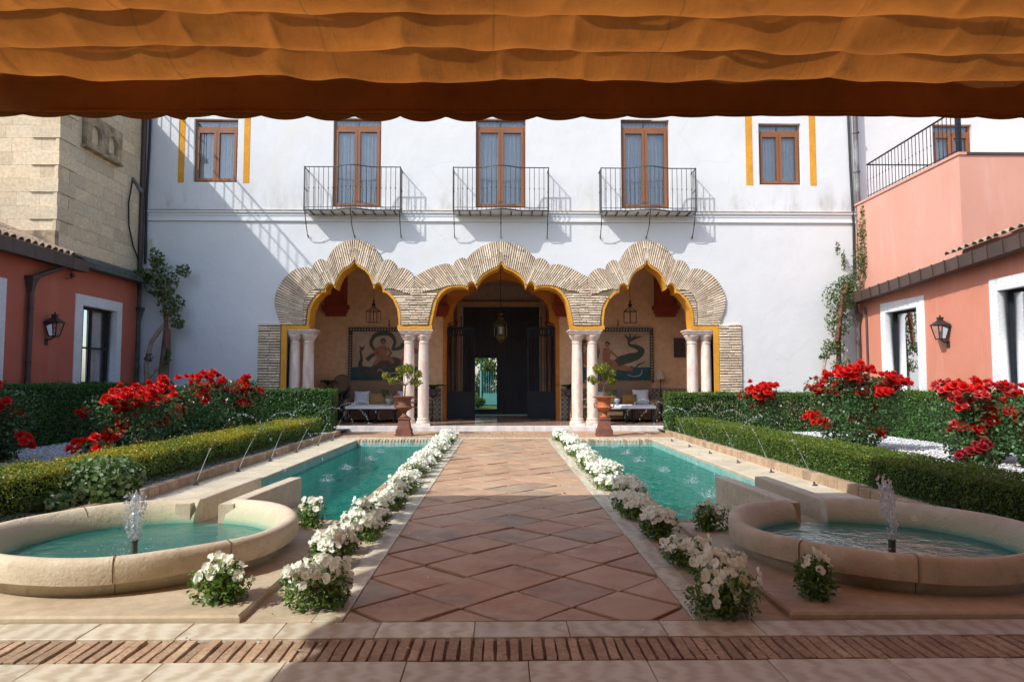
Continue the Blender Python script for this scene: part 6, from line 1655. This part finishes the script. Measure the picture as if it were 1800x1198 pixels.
        ribbon([(.56,.46),(.66,.52),(.76,.55)], [.02,.03,.01], 'darkpaint', 'painted_scales')
        for (u,v) in ((.62,.95),(.70,.98),(.80,.94),(.88,.90)): ribbon([(.69,.80),((.69+u)/2+.01,.87),(u,v)], [.05,.05,.008], 'darkpaint', 'painted_tail_fin')
        ribbon([(.70,.28),(.78,.24),(.82,.30),(.88,.34),(.93,.38)], [.015,.03,.04,.03,.02], 'green', 'painted_fish')
        ribbon([(.66,.10),(.76,.06),(.86,.10),(.88,.2)], [.012,.018,.018,.012], 'palepaint', 'painted_curl')
mural(-4.72,-2.62,1.40,2.92,'painted mural of a bather and sea creatures above the left sofa',0)
mural(2.62,4.74,1.40,2.92,'painted mural of a figure and sea serpent above the right sofa',1)
for x, lab in ((-3.55,'short black wall spike above the left mural'),(3.72,'short black wall spike above the right mural')): tag(obj('wall_hook', MB().tube([(x,21.72,3.10),(x,21.60,3.12),(x,21.60,3.28)], .018, 6), 'iron'), lab, 'hook')

# --- hanging lanterns
def cage_lantern(x, y, z, lab):
    L = thing('hanging_lantern', lab, 'lantern', (x,y,z), 0, 'hanging lanterns of the side bays')
    n = 6; w = .21; f = MB()
    ring = lambda zz, r: [(x+r*math.cos(6.2832*k/n+.3), y+r*math.sin(6.2832*k/n+.3), zz) for k in range(n)]
    b, t = ring(z,w), ring(z+.34,w)
    for k in range(n): f.tube([b[k],t[k]], .010, 4); f.tube([b[k],b[(k+1)%n]], .010, 4); f.tube([t[k],t[(k+1)%n]], .012, 4); f.tube([t[k],(x,y,z+.50)], .009, 4)
    obj('cage', f, 'iron', L); c = MB().lathe([(.02,z+.48),(.07,z+.52),(.05,z+.56),(.02,z+.60),(.035,z+.64),(.012,z+.68)], 10, (x,y,0)); obj('crown', c, 'iron', L, True, 60)
    obj('lamp_holder', MB().tube([(x,y,z+.02),(x,y,z+.46)], .014, 6), 'iron', L)
    ch = MB(); zz = z+.66
    while zz < 5.25: ch.tube([(x,y,zz),(x,y,zz+.05)], .008, 5); zz += .055
    o = obj('chain', ch, 'iron', L); o['kind'] = 'stuff'
cage_lantern(-3.80,20.3,3.08,'open cage lantern hanging in the left arcade bay'); cage_lantern(3.86,20.3,3.08,'open cage lantern hanging in the right arcade bay')
L = thing('hanging_lantern', 'ornate dark brass lantern hanging in the central doorway', 'lantern', (0,20.8,2.6))
x, y = -.02, 20.8
obj('body', MB().lathe([(.02,2.50),(.10,2.56),(.17,2.62),(.20,2.70)], 8, (x,y,0)), 'brass', L); f = MB()
for k in range(8):
    a = .7854*k+.39; f.tube([(x+.20*math.cos(a),y+.20*math.sin(a),2.70),(x+.19*math.cos(a),y+.19*math.sin(a),3.06)], .022, 4)
obj('cage', f, 'brass', L); obj('roof', MB().lathe([(.26,3.06),(.22,3.12),(.12,3.20),(.13,3.26),(.07,3.34),(.09,3.40),(.03,3.46)], 8, (x,y,0)), 'brass', L)
pm = MB().lathe([(.185,2.70),(.18,3.06)], 8, (x,y,0), False); obj('pane', pm, 'clear', L); obj('candle_shade', MB().lathe([(.055,2.78),(.06,2.98),(.05,3.0)], 12, (x,y,0)), 'cloth', L)
obj('rod', MB().tube([(x,y,3.46),(x,y,5.28)], .010, 6), 'iron', L)

# ================================================================== garden seen through the wicket
def tree(x, y, h, r, lab, m='treeleaf', n=1500, size=.22, trunk=True):
    T = thing('garden_tree', lab, 'tree', (x,y,0), 0, 'trees in the garden beyond the door')
    t_ = MB(); t_.tube([(x,y,-.02),(x+.08,y,h*.25),(x-.05,y,h*.5),(x+.1,y,h*.75)], [.14,.11,.09,.04], 8)
    for k in range(5): a = 1.3*k; t_.tube([(x,y,h*.4),(x+r*.5*math.cos(a),y+r*.5*math.sin(a),h*.65),(x+r*.8*math.cos(a),y+r*.8*math.sin(a),h*.8)], [.05,.035,.015], 5)
    obj('trunk', t_, 'bark', T, True, 60)
    cs = [((x+r*.55*math.cos(a), y+r*.55*math.sin(a), h*(.62+.22*random.random())),(r*.5,r*.5,r*.42),1) for a in [k*.9 for k in range(7)]]+[((x,y,h*.86),(r*.6,r*.6,r*.4),1)]
    leafy(T, cs, n//8, size, m, 'crown', .6)
random.seed(5)
tree(-1.75,36.5,4.6,1.9,'leafy tree seen through the open wicket'); tree(.4,40,5.6,2.0,'tree behind the turquoise gate beyond the door'); tree(-3.6,41,6.5,2.6,'tall tree deep in the garden beyond the door')
tree(-.9,44,5.0,2.4,'broad tree closing the view beyond the turquoise gate', n=3000)
for xs_, ys_, lab in ((-2.6,38.2,'dense green bush left of the turquoise gate'),(-1.0,39.2,'dense green bush behind the turquoise gate'),(.6,38.6,'dense green bush right of the turquoise gate')):
    q = thing('garden_bush', lab, 'bush', (xs_,ys_,0), 0, 'bushes beyond the door'); leafy(q, [((xs_,ys_,.9),(.95,.7,1.0),1),((xs_+.3,ys_,1.9),(.6,.6,.7),.6)], 1500, .16, 'treeleaf', 'foliage'); obj('stems', MB().tube([(xs_,ys_,-.02),(xs_,ys_,1.0)], .05, 5), 'bark', q)
sh = thing('garden_shrub', 'sunlit shrub low in the wicket view', 'shrub', (-1.65,34.6,0)); leafy(sh, [((-1.65,34.6,.45),(.55,.5,.5),1),((-1.2,35.2,.3),(.4,.4,.3),.5)], 900, .14, 'treeleaf', 'foliage'); obj('stems', MB().tube([(-1.65,34.6,-.02),(-1.6,34.6,.5)], .03, 5), 'bark', sh)
gg = thing('garden_gate', 'turquoise iron gate and post in the garden beyond the door', 'gate', (-.7,37,0))
obj('post', MB().tube([(-1.05,35.8,-.02),(-1.05,35.8,2.9)], .06, 8), 'turq', gg); obj('panel', MB().box(-.95,.6,35.78,35.82,.15,.75), 'turq', gg)
bm_ = MB().tube([(0,0,.75),(0,0,1.9)], .014, 5).mesh('bar'); bm_.materials.append(MT['turq'])
for k in range(12): inst('bar', bm_, gg, Matrix.Translation((-.9+k*.12,35.8,0)))
